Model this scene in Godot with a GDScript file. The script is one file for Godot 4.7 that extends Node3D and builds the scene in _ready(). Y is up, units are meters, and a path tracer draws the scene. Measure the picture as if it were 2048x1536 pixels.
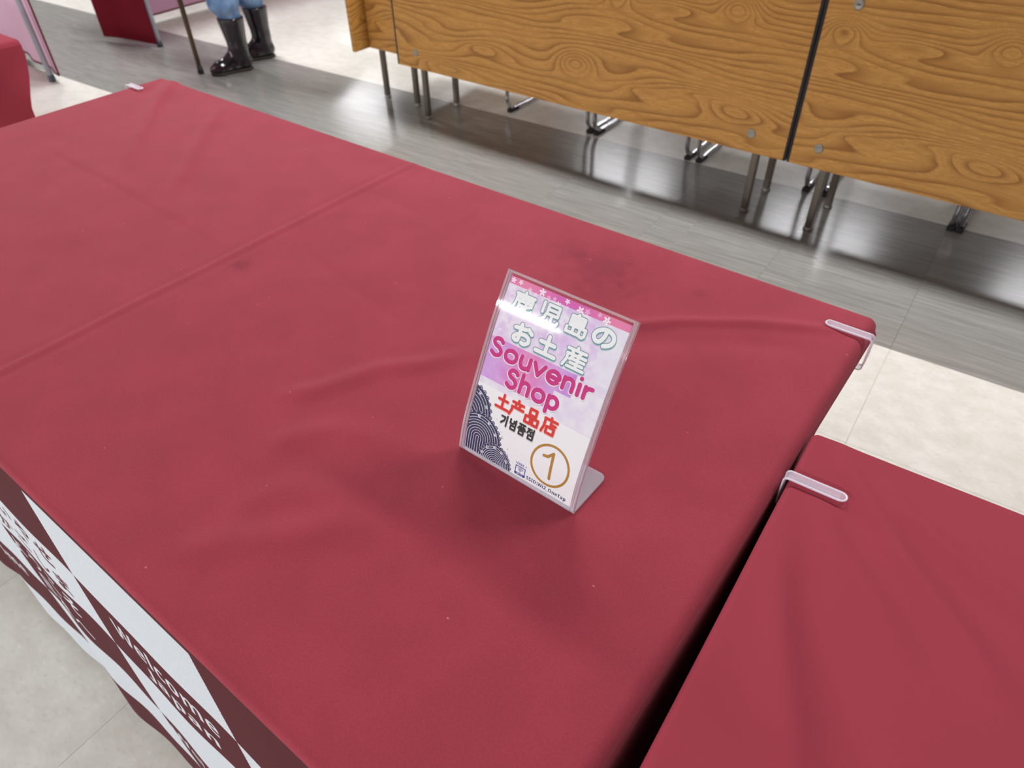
extends Node3D
# A souvenir-shop sign on a red-clothed table in a hall. Metres, y up.

var M := {}
var taken := {}
var rng := RandomNumberGenerator.new()

func _ready() -> void:
	rng.seed = 4711
	# ---------- camera ----------
	var cam := Camera3D.new()
	cam.name = "camera"
	cam.position = Vector3(0, 1.30, 0)
	cam.rotation = Vector3(deg_to_rad(-41.434), deg_to_rad(38.225), deg_to_rad(-1.280))
	cam.fov = 57.107
	cam.near = 0.02
	cam.far = 60.0
	# a phone lens: the sign in focus, the hall behind it slightly soft
	var lens := CameraAttributesPhysical.new()
	lens.frustum_focal_length = 22.053
	lens.frustum_near = 0.02
	lens.frustum_far = 60.0
	lens.frustum_focus_distance = 0.76
	lens.exposure_aperture = 7.2
	cam.attributes = lens
	add_child(cam)
	cam.current = true
	# ---------- environment ----------
	var env := Environment.new()
	env.background_mode = Environment.BG_COLOR
	env.background_color = Color(0.02, 0.02, 0.022)
	env.tonemap_mode = Environment.TONE_MAPPER_LINEAR
	env.tonemap_exposure = 1.0
	env.sdfgi_enabled = true
	env.ssao_enabled = true
	env.ssil_enabled = true
	var we := WorldEnvironment.new()
	we.name = "environment"
	we.environment = env
	add_child(we)
	make_materials()
	build_lights()
	build_room()
	build_floor()
	build_main_table()
	build_side_table()
	build_left_table()
	build_counters()
	build_chairs()
	build_booths()
	build_sign()
	build_clips()
	build_person()

# ======================================================================
# helpers
# ======================================================================
func numbered(called: String) -> String:
	if not taken.has(called):
		taken[called] = 0
		return called
	taken[called] += 1
	return "%s_%03d" % [called, taken[called]]

func tag(o: Node, label: String, category: String, group := "", kind := "") -> Node:
	if label: o.set_meta("label", label)
	if category: o.set_meta("category", category)
	if group: o.set_meta("group", group)
	if kind: o.set_meta("kind", kind)
	return o

func thing(called: String, at: Vector3, turn: float, label: String, category: String, group := "", kind := "") -> Node3D:
	var o := Node3D.new()
	o.name = numbered(called)
	add_child(o)
	o.position = at
	o.rotation.y = turn
	tag(o, label, category, group, kind)
	return o

func part(mesh: Mesh, called: String, mat: Material, parent: Node, at := Vector3.ZERO) -> MeshInstance3D:
	var mi := MeshInstance3D.new()
	mi.name = called if parent != self else numbered(called)
	mi.mesh = mesh
	mi.material_override = mat
	mi.position = at
	parent.add_child(mi, true)
	return mi

func new_st() -> SurfaceTool:
	var st := SurfaceTool.new()
	st.begin(Mesh.PRIMITIVE_TRIANGLES)
	return st

func done(st: SurfaceTool) -> ArrayMesh:
	st.generate_normals()
	return st.commit()

# quad a b c d counter-clockwise seen from outside
func quad(st: SurfaceTool, a: Vector3, b: Vector3, c: Vector3, d: Vector3) -> void:
	for v in [a, c, b, a, d, c]:
		st.add_vertex(v)

func tri(st: SurfaceTool, a: Vector3, b: Vector3, c: Vector3) -> void:
	st.add_vertex(a); st.add_vertex(c); st.add_vertex(b)

# chamfered box added to a SurfaceTool, flat shaded
func cbox(st: SurfaceTool, c: Vector3, size: Vector3, b := 0.002) -> void:
	st.set_smooth_group(-1)
	var h := size * 0.5
	b = minf(b, minf(h.x, minf(h.y, h.z)) * 0.9)
	var P := func(sx: int, sy: int, sz: int, ax: int) -> Vector3:
		var v := Vector3(sx * (h.x - b), sy * (h.y - b), sz * (h.z - b))
		if ax == 0: v.x = sx * h.x
		elif ax == 1: v.y = sy * h.y
		else: v.z = sz * h.z
		return v + c
	for s in [-1, 1]:
		var f := [[P.call(s, -1, -1, 0), P.call(s, 1, -1, 0), P.call(s, 1, 1, 0), P.call(s, -1, 1, 0)],
			[P.call(-1, s, -1, 1), P.call(-1, s, 1, 1), P.call(1, s, 1, 1), P.call(1, s, -1, 1)],
			[P.call(-1, -1, s, 2), P.call(1, -1, s, 2), P.call(1, 1, s, 2), P.call(-1, 1, s, 2)]]
		for q in f:
			if s > 0: quad(st, q[0], q[1], q[2], q[3])
			else: quad(st, q[3], q[2], q[1], q[0])
	var out := func(a: Vector3, bb: Vector3, cc: Vector3, d: Vector3) -> void:
		var n := (bb - a).cross(cc - a)
		if n.dot((a + bb + cc + d) * 0.25 - c) > 0: quad(st, a, bb, cc, d)
		else: quad(st, d, cc, bb, a)
	for s1 in [-1, 1]:
		for s2 in [-1, 1]:
			out.call(P.call(s1, s2, -1, 0), P.call(s1, s2, 1, 0), P.call(s1, s2, 1, 1), P.call(s1, s2, -1, 1))
			out.call(P.call(s1, -1, s2, 0), P.call(s1, 1, s2, 0), P.call(s1, 1, s2, 2), P.call(s1, -1, s2, 2))
			out.call(P.call(-1, s1, s2, 1), P.call(1, s1, s2, 1), P.call(1, s1, s2, 2), P.call(-1, s1, s2, 2))
			for s3 in [-1, 1]:
				var a: Vector3 = P.call(s1, s2, s3, 0)
				var bb: Vector3 = P.call(s1, s2, s3, 1)
				var cc: Vector3 = P.call(s1, s2, s3, 2)
				if (bb - a).cross(cc - a).dot(a - c) > 0: tri(st, a, bb, cc)
				else: tri(st, a, cc, bb)

func box_mesh(size: Vector3, b := 0.002, c := Vector3.ZERO) -> ArrayMesh:
	var st := new_st()
	cbox(st, c, size, b)
	return done(st)

# smooth tube through points with round ends closed flat
func tube(st: SurfaceTool, pts: Array, r, sides := 10, caps := true) -> void:
	st.set_smooth_group(1)
	var n := pts.size()
	var rings := []
	var up := Vector3(0.31, 0.87, 0.21).normalized()
	for i in n:
		var t: Vector3
		if i == 0: t = pts[1] - pts[0]
		elif i == n - 1: t = pts[n - 1] - pts[n - 2]
		else: t = (pts[i + 1] - pts[i]).normalized() + (pts[i] - pts[i - 1]).normalized()
		t = t.normalized()
		var u := (up - t * up.dot(t)).normalized()
		up = u
		var w := t.cross(u)
		var rr: float = r[i] if r is Array else r
		var ring := []
		for k in sides:
			var a := TAU * k / sides
			ring.append(pts[i] + (u * cos(a) + w * sin(a)) * rr)
		rings.append(ring)
	for i in n - 1:
		for k in sides:
			var k2 := (k + 1) % sides
			quad(st, rings[i][k], rings[i][k2], rings[i + 1][k2], rings[i + 1][k])
	if caps:
		st.set_smooth_group(-1)
		for k in sides:
			var k2 := (k + 1) % sides
			tri(st, pts[0], rings[0][k2], rings[0][k])
			tri(st, pts[n - 1], rings[n - 1][k], rings[n - 1][k2])

func tube_mesh(pts: Array, r, sides := 10) -> ArrayMesh:
	var st := new_st()
	tube(st, pts, r, sides)
	return done(st)

# lathe around y: profile of Vector2(radius, height)
func lathe_mesh(prof: Array, sides := 20) -> ArrayMesh:
	var st := new_st()
	st.set_smooth_group(1)
	for i in prof.size() - 1:
		for k in sides:
			var a := TAU * k / sides
			var b := TAU * (k + 1) / sides
			var p: Vector2 = prof[i]
			var q: Vector2 = prof[i + 1]
			quad(st, Vector3(p.x * sin(a), p.y, p.x * cos(a)), Vector3(p.x * sin(b), p.y, p.x * cos(b)), Vector3(q.x * sin(b), q.y, q.x * cos(b)), Vector3(q.x * sin(a), q.y, q.x * cos(a)))
	return done(st)

# grid of points rows[j][i] with uvs, smooth, outward = (dI x dJ) when flip is false
func sheet(rows: Array, uvs: Array, flip := false) -> ArrayMesh:
	var st := new_st()
	st.set_smooth_group(1)
	var nj := rows.size()
	var ni: int = rows[0].size()
	for j in nj:
		for i in ni:
			if uvs.size(): st.set_uv(uvs[j][i])
			st.add_vertex(rows[j][i])
	for j in nj - 1:
		for i in ni - 1:
			var a := j * ni + i
			var b := a + 1
			var c := a + ni + 1
			var d := a + ni
			var idx := [a, c, b, a, d, c] if not flip else [a, b, c, a, c, d]
			for k in idx:
				st.add_index(k)
	st.generate_normals()
	return st.commit()

func smooth_pts(ctrl: Array, per := 6) -> Array:
	var out := []
	var n := ctrl.size()
	for i in n - 1:
		var p0 = ctrl[maxi(i - 1, 0)]
		var p1 = ctrl[i]
		var p2 = ctrl[i + 1]
		var p3 = ctrl[mini(i + 2, n - 1)]
		for k in per:
			var t := float(k) / per
			out.append(0.5 * ((2.0 * p1) + (p2 - p0) * t + (2.0 * p0 - 5.0 * p1 + 4.0 * p2 - p3) * t * t + (3.0 * p1 - p0 - 3.0 * p2 + p3) * t * t * t))
	out.append(ctrl[n - 1])
	return out

func seg_dist(p: Vector2, a: Vector2, b: Vector2) -> float:
	var ab := b - a
	var t := clampf((p - a).dot(ab) / maxf(ab.length_squared(), 1e-9), 0.0, 1.0)
	return p.distance_to(a + ab * t)

func noise(sd: int, freq: float, oct := 3) -> FastNoiseLite:
	var n := FastNoiseLite.new()
	n.seed = sd
	n.frequency = freq
	n.noise_type = FastNoiseLite.TYPE_SIMPLEX_SMOOTH
	n.fractal_octaves = oct
	return n

func tex(im: Image) -> ImageTexture:
	return ImageTexture.create_from_image(im)

func mat(c: Color, rough := 0.6, metal := 0.0) -> StandardMaterial3D:
	var m := StandardMaterial3D.new()
	m.albedo_color = c
	m.roughness = rough
	m.metallic = metal
	return m

# ======================================================================
# materials and computed textures
# ======================================================================
const RED := Color8(155, 59, 72)

func make_materials() -> void:
	# fabric grain as relief
	var gn := noise(3, 0.35, 2)
	var gi := Image.create(256, 256, false, Image.FORMAT_L8)
	for y in 256:
		for x in 256:
			var v := 0.5 + 0.30 * gn.get_noise_2d(x, y) + 0.12 * sin(x * TAU / 4.0) * sin(y * TAU / 4.0)
			gi.set_pixel(x, y, Color(v, v, v))
	M.grain = tex(gi)
	M.cloth = cloth_mat(null, RED)
	M.white = mat(Color8(226, 226, 224), 0.7)
	M.ceiling = mat(Color8(146, 146, 144), 0.9)
	M.wall = mat(Color8(112, 107, 101), 0.85)
	M.steel = mat(Color8(126, 122, 112), 0.38, 0.75)
	M.chrome = mat(Color8(205, 205, 210), 0.12, 1.0)
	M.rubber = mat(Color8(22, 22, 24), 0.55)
	M.bolt = mat(Color8(158, 160, 150), 0.42, 0.6)
	M.silver = mat(Color8(165, 172, 180), 0.4, 0.35)
	M.board = mat(Color8(190, 176, 150), 0.6)
	M.subfloor = mat(Color8(150, 145, 134), 0.8)
	M.clear_edge = mat(Color(0.99, 0.97, 1.0, 0.26), 0.04)
	M.clear_edge.refraction_enabled = true
	M.clear_edge.refraction_scale = 0.049
	M.clear_edge.transparency = BaseMaterial3D.TRANSPARENCY_ALPHA
	M.pane = mat(Color(0.97, 0.96, 0.99, 0.012), 0.055)
	M.pane.metallic_specular = 0.4
	M.pane.transparency = BaseMaterial3D.TRANSPARENCY_ALPHA
	M.clip = mat(Color(0.95, 0.91, 0.97, 0.34), 0.28)
	M.clip.transparency = BaseMaterial3D.TRANSPARENCY_ALPHA
	M.clip_rim = mat(Color(0.97, 0.95, 0.99, 0.72), 0.28)
	M.clip_rim.transparency = BaseMaterial3D.TRANSPARENCY_ALPHA

func cloth_mat(t: Texture2D, c: Color) -> StandardMaterial3D:
	var m := mat(c, 0.92)
	if t: m.albedo_texture = t
	m.metallic_specular = 0.25
	m.rim_enabled = true
	m.rim = 0.15
	m.rim_tint = 0.6
	m.heightmap_enabled = false
	m.normal_enabled = false
	return m

# ======================================================================
# lights, room, floor
# ======================================================================
func build_lights() -> void:
	var glow := mat(Color8(245, 246, 250), 0.5)
	glow.emission_enabled = true
	glow.emission = Color8(250, 250, 255)
	glow.emission_energy_multiplier = 2.2
	var housing := box_mesh(Vector3(1.28, 0.05, 0.34), 0.006)
	var diff := box_mesh(Vector3(1.22, 0.012, 0.28), 0.004)
	for z in [-7.7, -2.7, 4.0]:
		for x0 in [-9.0, -6.55, -4.1, -1.65, 0.8]:
			var x: float = x0 + (0.55 if z > 0 else 0.0)
			var l := thing("ceiling_light", Vector3(x, 2.9, z), 0.0, "flush rectangular white ceiling light panel", "light", "ceiling light panels")
			part(housing, "housing", M.white, l, Vector3(0, -0.025, 0))
			part(diff, "diffuser", glow, l, Vector3(0, -0.056, 0))
			var a := AreaLight3D.new()
			a.name = "lamp"
			a.area_size = Vector2(1.2, 0.26)
			a.area_normalize_energy = true
			a.light_color = Color8(252, 252, 255)
			a.light_energy = 13.8 if z > 0 else (7.0 if z > -5.0 else 3.6)
			a.shadow_enabled = true
			a.area_range = 30.0
			a.area_attenuation = 2.0
			a.position = Vector3(0, -0.07, 0)
			a.rotation.x = -PI / 2
			l.add_child(a)

func build_room() -> void:
	var dims := [["wall_back", Vector3(-3, 1.45, -9.1), Vector3(16.4, 3.1, 0.2)], ["wall_front", Vector3(-3, 1.45, 8.6), Vector3(16.4, 3.1, 0.2)],
		["wall_left", Vector3(-11.1, 1.45, -0.25), Vector3(0.2, 3.1, 17.5)], ["wall_right", Vector3(5.1, 1.45, -0.25), Vector3(0.2, 3.1, 17.5)]]
	for d in dims:
		var o := part(box_mesh(d[2], 0.002), d[0], M.wall, self, d[1])
		tag(o, "plain pale plaster hall wall outside the view", "wall", "", "structure")
	var c := part(box_mesh(Vector3(16.4, 0.2, 17.9), 0.002), "ceiling", M.ceiling, self, Vector3(-3, 3.0, -0.25))
	tag(c, "white hall ceiling carrying the light panels", "ceiling", "", "structure")

func build_floor() -> void:
	# stone-look texture
	var n1 := noise(11, 0.018, 4)
	var n2 := noise(12, 0.09, 3)
	var n3 := noise(13, 0.006, 2)
	var S := 512
	var im := Image.create(S, S, false, Image.FORMAT_RGB8)
	for y in S:
		for x in S:
			var a := n1.get_noise_2d(x, y * 1.5)
			var b := n2.get_noise_2d(x * 0.9, y * 1.8)
			var v := 0.5 + 0.55 * a + 0.22 * b + 0.2 * n3.get_noise_2d(x, y)
			var c := Color8(203, 200, 190).lerp(Color8(219, 217, 210), clampf(v, 0, 1))
			if b < -0.5: c = c.lerp(Color8(172, 163, 146), clampf((-0.5 - b) * 2.0, 0, 0.25))
			if b > 0.5: c = c.lerp(Color8(232, 231, 225), clampf((b - 0.5) * 3.0, 0, 0.5))
			im.set_pixel(x, y, c)
	var stone := mat(Color.WHITE, 0.22)
	stone.albedo_texture = tex(im)
	stone.metallic_specular = 0.42
	# grey streaked plank texture
	var m1 := noise(21, 0.012, 3)
	var m2 := noise(22, 0.05, 3)
	var ig := Image.create(S, S, false, Image.FORMAT_RGB8)
	for y in S:
		for x in S:
			var v := 0.5 + 0.5 * m1.get_noise_2d(x * 0.35, y * 7.0) + 0.35 * m2.get_noise_2d(x * 0.16, y * 6.0)
			ig.set_pixel(x, y, Color8(120, 119, 115).lerp(Color8(149, 148, 143), clampf(v, 0, 1)))
	var plank := mat(Color.WHITE, 0.19)
	plank.albedo_texture = tex(ig)
	plank.metallic_specular = 0.5
	var f := thing("floor", Vector3.ZERO, 0.0425, "beige stone-look floor tiles crossed by a grey streaked band", "floor", "", "structure")
	part(box_mesh(Vector3(18.5, 0.08, 19.0), 0.002, Vector3(-3.0, -0.055, -0.3)), "subfloor", M.subfloor, f)
	# alike tiles share four meshes that look at four places of the texture
	var P := 0.4525
	var vs := []
	var vg := []
	for k in 4:
		vs.append(tile_mesh(P - 0.0005, P - 0.0005, Vector2(0.25 * k, 0.37 * k), 0.5, k % 2 == 1))
		vg.append(tile_mesh(P - 0.0005, 0.4335 - 0.0005, Vector2(0.31 * k, 0.23 * k), 0.55, false))
	var x0 := -0.036 - P * 15.0
	for row in 13:
		var near := row < 5
		var grey := row == 5 or row == 6
		var zc := 0.0
		if near: zc = -1.933 + P * (row + 0.5)
		elif grey: zc = -1.933 - 0.4335 * (row - 4.5)
		else: zc = -2.80 - P * (row - 6.5)
		for col in 18:
			var k := rng.randi() % 4
			part((vg if grey else vs)[k], "plank" if grey else "tile", plank if grey else stone, f, Vector3(x0 + P * (col + 0.5), 0, zc))
	# plain continuation of the same flooring beyond the pieces one can tell apart
	var xe0 := x0
	var xe1 := x0 + 18.0 * P
	var zn := -1.933 + 5.0 * P
	var zf := -2.80 - 6.0 * P
	for r in [[-12.0, 6.2, zn, 9.1, 0], [-12.0, 6.2, -9.6, zf, 0], [-12.0, xe0, zf, -2.80, 0], [xe1, 6.2, zf, -2.80, 0], [-12.0, xe0, -1.933, zn, 0], [xe1, 6.2, -1.933, zn, 0], [-12.0, xe0, -2.80, -1.933, 1], [xe1, 6.2, -2.80, -1.933, 1]]:
		part(flat_mesh(r[0], r[1], r[2], r[3]), "floor_sheet", plank if r[4] else stone, f)

func flat_mesh(xa: float, xb: float, za: float, zb: float) -> ArrayMesh:
	var rows := [[Vector3(xa, 0, zb), Vector3(xb, 0, zb)], [Vector3(xa, 0, za), Vector3(xb, 0, za)]]
	var uvs := [[Vector2(xa, zb), Vector2(xb, zb)], [Vector2(xa, za), Vector2(xb, za)]]
	return sheet(rows, uvs)

func tile_mesh(w: float, d: float, off: Vector2, scale: float, turned: bool) -> ArrayMesh:
	var st := new_st()
	st.set_smooth_group(-1)
	var c := 0.0003
	var top := [Vector3(-w / 2 + c, 0, d / 2 - c), Vector3(w / 2 - c, 0, d / 2 - c), Vector3(w / 2 - c, 0, -d / 2 + c), Vector3(-w / 2 + c, 0, -d / 2 + c)]
	var mid := [Vector3(-w / 2, -c, d / 2), Vector3(w / 2, -c, d / 2), Vector3(w / 2, -c, -d / 2), Vector3(-w / 2, -c, -d / 2)]
	var UV := func(v: Vector3) -> Vector2:
		var p := Vector2(v.x, v.z) / 0.45 * scale
		if turned: p = Vector2(-p.x, -p.y)
		return p + off + Vector2(0.5, 0.5)
	var q := func(a: Vector3, b: Vector3, cc: Vector3, dd: Vector3) -> void:
		for v in [a, cc, b, a, dd, cc]:
			st.set_uv(UV.call(v))
			st.add_vertex(v)
	q.call(top[0], top[1], top[2], top[3])
	for i in 4:
		var j := (i + 1) % 4
		q.call(mid[i], mid[j], top[j], top[i])
		q.call(mid[i] + Vector3(0, -0.013, 0), mid[j] + Vector3(0, -0.013, 0), mid[j], mid[i])
	return done(st)

# ======================================================================
# draped tables
# ======================================================================
# crease: [points (x, z), half width, height, side] where side 0 = ridge, 1 = step (one flank steeper)
func crease_height(p: Vector2, creases: Array) -> float:
	var h := 0.0
	for c in creases:
		var pts: Array = c[0]
		var w: float = c[1]
		var best := 1e9
		var along := 0.0
		var n := pts.size() - 1
		var sgn := 1.0
		for i in n:
			var a: Vector2 = pts[i]
			var b: Vector2 = pts[i + 1]
			var ab := b - a
			var t := clampf((p - a).dot(ab) / ab.length_squared(), 0.0, 1.0)
			var d := p.distance_to(a + ab * t)
			if d < best:
				best = d
				along = (i + t) / n
				sgn = signf(ab.cross(p - a))
		if best > w * 4.0: continue
		var u := best / w
		var fade := 1.0
		if c.size() > 3 and c[3] == 1:
			fade = smoothstep(0.0, 0.22, along) * (1.0 - smoothstep(0.72, 1.0, along))
		elif c.size() > 3 and c[3] == 2:
			fade = 1.0 - smoothstep(0.15, 1.0, along)
		var v := exp(-u * u)
		if c.size() > 4: v -= c[4] * sgn * u * exp(-u * u)
		h += c[2] * v * fade
	return h

# cloth over a rectangular top: returns [top mesh, front drop mesh or null, other drops mesh]
# drops: dictionary side -> length (front = +z, back = -z, right = +x, left = -x); lengths under 0.1 are tucked beneath the board
func drape(x0: float, x1: float, z0: float, z1: float, y: float, r: float, nx: int, nz: int, hf: Callable, drops: Dictionary, flare: Dictionary, wave: Callable) -> Array:
	var rows := []
	var uvs := []
	for j in nz + 1:
		var row := []
		var uvr := []
		for i in nx + 1:
			var x := lerpf(x0 + r, x1 - r, float(i) / nx)
			var z := lerpf(z1 - r, z0 + r, float(j) / nz)
			row.append(Vector3(x, y + hf.call(x, z), z))
			uvr.append(Vector2((x - x0) / (x1 - x0), (z - z0) / (z1 - z0)))
		rows.append(row)
		uvs.append(uvr)
	# perimeter, counter-clockwise seen from above: front edge left to right, right edge, back edge, left edge
	var per := []
	var ca := 6
	var add := func(p: Vector3, a: float, sides: Array) -> void:
		per.append([p, Vector3(sin(a), 0, cos(a)), sides])
	for i in nx + 1: add.call(rows[0][i], 0.0, ["front", "front", 0.0])
	for k in range(1, ca): add.call(rows[0][nx], PI / 2 * k / ca, ["front", "right", float(k) / ca])
	for j in nz + 1: add.call(rows[j][nx], PI / 2, ["right", "right", 0.0])
	for k in range(1, ca): add.call(rows[nz][nx], PI / 2 + PI / 2 * k / ca, ["right", "back", float(k) / ca])
	for i in nx + 1: add.call(rows[nz][nx - i], PI, ["back", "back", 0.0])
	for k in range(1, ca): add.call(rows[nz][0], PI + PI / 2 * k / ca, ["back", "left", float(k) / ca])
	for j in nz + 1: add.call(rows[nz - j][0], PI * 1.5, ["left", "left", 0.0])
	for k in range(1, ca): add.call(rows[0][0], PI * 1.5 + PI / 2 * k / ca, ["left", "front", float(k) / ca])
	per.append(per[0])
	# top sheet with rounded edge (one mesh)
	var st := new_st()
	st.set_smooth_group(1)
	for j in nz + 1:
		for i in nx + 1:
			st.set_uv(uvs[j][i])
			st.add_vertex(rows[j][i])
	var base := 0
	for j in nz:
		for i in nx:
			var a := j * (nx + 1) + i
			for k in [a, a + nx + 2, a + 1, a, a + nx + 1, a + nx + 2]: st.add_index(k)
	base = (nx + 1) * (nz + 1)
	var ns := 7
	var pn := per.size()
	for s in ns + 1:
		var ang := PI / 2 * s / ns
		for k in pn:
			var e: Array = per[k]
			var p: Vector3 = e[0] + e[1] * r * sin(ang) - Vector3(0, r * (1.0 - cos(ang)), 0)
			st.set_uv(Vector2((p.x - x0) / (x1 - x0), (p.z - z0) / (z1 - z0)))
			st.add_vertex(p)
	for s in ns:
		for k in pn - 1:
			var a := base + s * pn + k
			for q in [a, a + 1, a + pn + 1, a, a + pn + 1, a + pn]: st.add_index(q)
	st.generate_normals()
	var top := st.commit()
	# drops
	var nd := 16
	var front := []
	var front_uv := []
	var rest := []
	for t_i in nd + 1:
		var t := float(t_i) / nd
		var fr := []
		var fu := []
		var ro := []
		for k in pn:
			var e: Array = per[k]
			var sd: Array = e[2]
			var w: float = smoothstep(0.0, 1.0, sd[2])
			var la = drops[sd[0]]
			var lb = drops[sd[1]]
			var fa: float = la.call(e[0]) if la is Callable else la
			var fb: float = lb.call(e[0]) if lb is Callable else lb
			var L := lerpf(fa, fb, w)
			var fl := lerpf(flare[sd[0]], flare[sd[1]], w)
			var tuck := 1.0 - smoothstep(0.08, 0.2, L)
			var off := r + fl * t - tuck * 0.03 * smoothstep(0.55, 1.0, t)
			var b: Vector3 = e[0]
			off += wave.call(b, e[1], t) * (1.0 - tuck)
			var p: Vector3 = b + e[1] * off
			p.y = b.y - r - L * t
			var is_front: bool = sd[0] == "front" and sd[2] == 0.0
			if is_front:
				fr.append(p)
				fu.append(Vector2((b.x - x0) / (x1 - x0), t))
			if not is_front or k == nx: ro.append(p)
		front.append(fr)
		front_uv.append(fu)
		rest.append(ro)
	for row in front:
		if row.size() > nx + 1: row.resize(nx + 1)
	for row in front_uv:
		if row.size() > nx + 1: row.resize(nx + 1)
	for q in rest.size(): rest[q].append(front[q][0])
	front.reverse(); front_uv.reverse(); rest.reverse()
	return [top, sheet(front, front_uv), sheet(rest, [])]

func folding_table(called: String, at: Vector3, turn: float, w: float, d: float, y: float, label: String) -> Node3D:
	var t := thing(called, at, turn, label, "table")
	part(box_mesh(Vector3(w, 0.028, d), 0.004), "tabletop", M.board, t, Vector3(w / 2, y - 0.0145, d / 2))
	for sx in [0.1, w - 0.1]:
		for sz in [0.1, d - 0.1]:
			part(tube_mesh([Vector3(sx, 0.0, sz), Vector3(sx, y - 0.028, sz)], 0.014, 8), "leg", M.silver, t)
	part(tube_mesh([Vector3(0.1, 0.12, 0.1), Vector3(0.1, 0.12, d - 0.1)], 0.01, 8), "stretcher", M.silver, t)
	part(tube_mesh([Vector3(w - 0.1, 0.12, 0.1), Vector3(w - 0.1, 0.12, d - 0.1)], 0.01, 8), "stretcher", M.silver, t)
	return t

func build_main_table() -> void:
	var x0 := -1.887
	var x1 := -0.0845
	var z0 := -0.956
	var z1 := -0.0715
	folding_table("folding_table", Vector3(x0 + 0.004, 0, z0 + 0.004), 0.0, x1 - x0 - 0.008, z1 - z0 - 0.008, 0.696, "long folding table under the red cloth that carries the sign")
	var V := func(a: Array) -> Array:
		var o := []
		for i in a.size() / 2: o.append(Vector2(a[2 * i], a[2 * i + 1]))
		return o
	var seam := -0.982
	var creases := [
		[V.call([seam, -0.97, seam, -0.05]), 0.0045, 0.0016], [V.call([seam - 0.012, -0.97, seam - 0.012, -0.05]), 0.005, -0.0012], [V.call([seam + 0.013, -0.97, seam + 0.013, -0.05]), 0.005, -0.0010], [V.call([seam, -0.97, seam, -0.05]), 0.035, 0.0016],
		[V.call([-1.75, -0.546, -1.344, -0.535, -0.985, -0.515]), 0.007, -0.0013, 1], [V.call([-1.75, -0.560, -1.344, -0.549, -0.985, -0.529]), 0.016, 0.0015, 1],
		[V.call([-0.93, -0.60, -0.837, -0.582, -0.707, -0.559, -0.56, -0.53]), 0.009, -0.0015, 1], [V.call([-0.97, -0.806, -0.918, -0.801, -0.748, -0.788]), 0.008, -0.0011, 1],
		[V.call([-1.845, -0.96, -1.696, -0.803, -1.518, -0.65, -1.38, -0.52]), 0.020, 0.0075, 2, 0.9], [V.call([-1.86, -0.93, -1.77, -0.82, -1.66, -0.70]), 0.012, -0.0028, 2],
		[V.call([-1.60, -0.94, -1.467, -0.783, -1.341, -0.657, -1.25, -0.57]), 0.018, 0.0046, 1, 0.9],
		[V.call([-0.40, -0.70, -0.354, -0.732, -0.313, -0.772, -0.227, -0.832, -0.131, -0.88, -0.085, -0.90]), 0.012, 0.0034, 1, 1.0], [V.call([-0.40, -0.655, -0.30, -0.735, -0.20, -0.80, -0.10, -0.85]), 0.022, -0.0028, 1],
		[V.call([-0.66, -0.33, -0.616, -0.382, -0.582, -0.457, -0.541, -0.50, -0.48, -0.59]), 0.018, 0.0048, 1, -0.9],
		[V.call([-0.60, -0.28, -0.574, -0.307, -0.54, -0.348, -0.471, -0.372, -0.38, -0.40]), 0.022, 0.0044, 1, -0.9],
		[V.call([-0.555, -0.19, -0.532, -0.224, -0.515, -0.258, -0.47, -0.27, -0.42, -0.275]), 0.022, 0.0034, 1, -0.9],
		[V.call([-0.56, -0.11, -0.516, -0.161, -0.474, -0.204, -0.435, -0.253, -0.36, -0.285]), 0.024, 0.0048, 1, -0.9],
	]
	var broad := noise(31, 3.2, 2)
	var hf := func(x: float, z: float) -> float:
		var edge := smoothstep(0.0, 0.10, x1 - x) * smoothstep(0.0, 0.06, z1 - z) * smoothstep(0.0, 0.05, x - x0) * smoothstep(0.0, 0.05, z - z0)
		# the cloth lies flat under the sign's foot
		var sgn := smoothstep(0.02, 0.12, Vector2(maxf(absf(x + 0.323) - 0.09, 0.0), maxf(absf(z + 0.444) - 0.04, 0.0)).length())
		return (crease_height(Vector2(x, z), creases) * sgn + 0.0022 * broad.get_noise_2d(x, z) * edge * sgn) * (0.35 + 0.65 * edge) + 0.0012
	var wave := func(b: Vector3, n: Vector3, t: float) -> float:
		if n.z > 0.5:
			return t * (0.0042 * sin(b.x * 21.0 + 1.1) + 0.0025 * sin(b.x * 37.0 + 2.0 + t * 1.5)) * (0.4 + 0.6 * t) + 0.006 * sin(t * PI)
		return t * 0.012 * sin(b.x * 22.0 + b.z * 19.0)
	var d := drape(x0, x1, z0, z1, 0.70, 0.015, 300, 160, hf, {"front": 0.655, "right": func(q: Vector3) -> float: return lerpf(0.03, 0.655, smoothstep(-0.72, -0.58, q.z)), "back": func(q: Vector3) -> float: return lerpf(0.03, 0.655, smoothstep(-0.6, -0.85, q.x)), "left": 0.655}, {"front": 0.044, "right": 0.002, "back": 0.03, "left": 0.02}, wave)
	# cloth colour: dye with fine weave mottling, a few damp stains and lint
	var W := 1536
	var H := 754
	var im := Image.create(W, H, false, Image.FORMAT_RGB8)
	var fn := noise(41, 0.45, 2)
	var mn := noise(42, 0.012, 3)
	var sn := noise(43, 0.035, 3)
	var stains := [[-0.473, -0.830, 0.075, 0.18], [-0.545, -0.850, 0.045, 0.16], [-0.314, -0.861, 0.016, 0.16], [-0.945, -0.502, 0.022, 0.26], [-0.43, -0.79, 0.05, 0.12], [-0.39, -0.845, 0.05, 0.07]]
	for y in H:
		for x in W:
			var f := 1.0 + 0.075 * fn.get_noise_2d(x, y) + 0.035 * mn.get_noise_2d(x, y)
			im.set_pixel(x, y, Color(RED.r * f, RED.g * f, RED.b * f))
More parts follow.
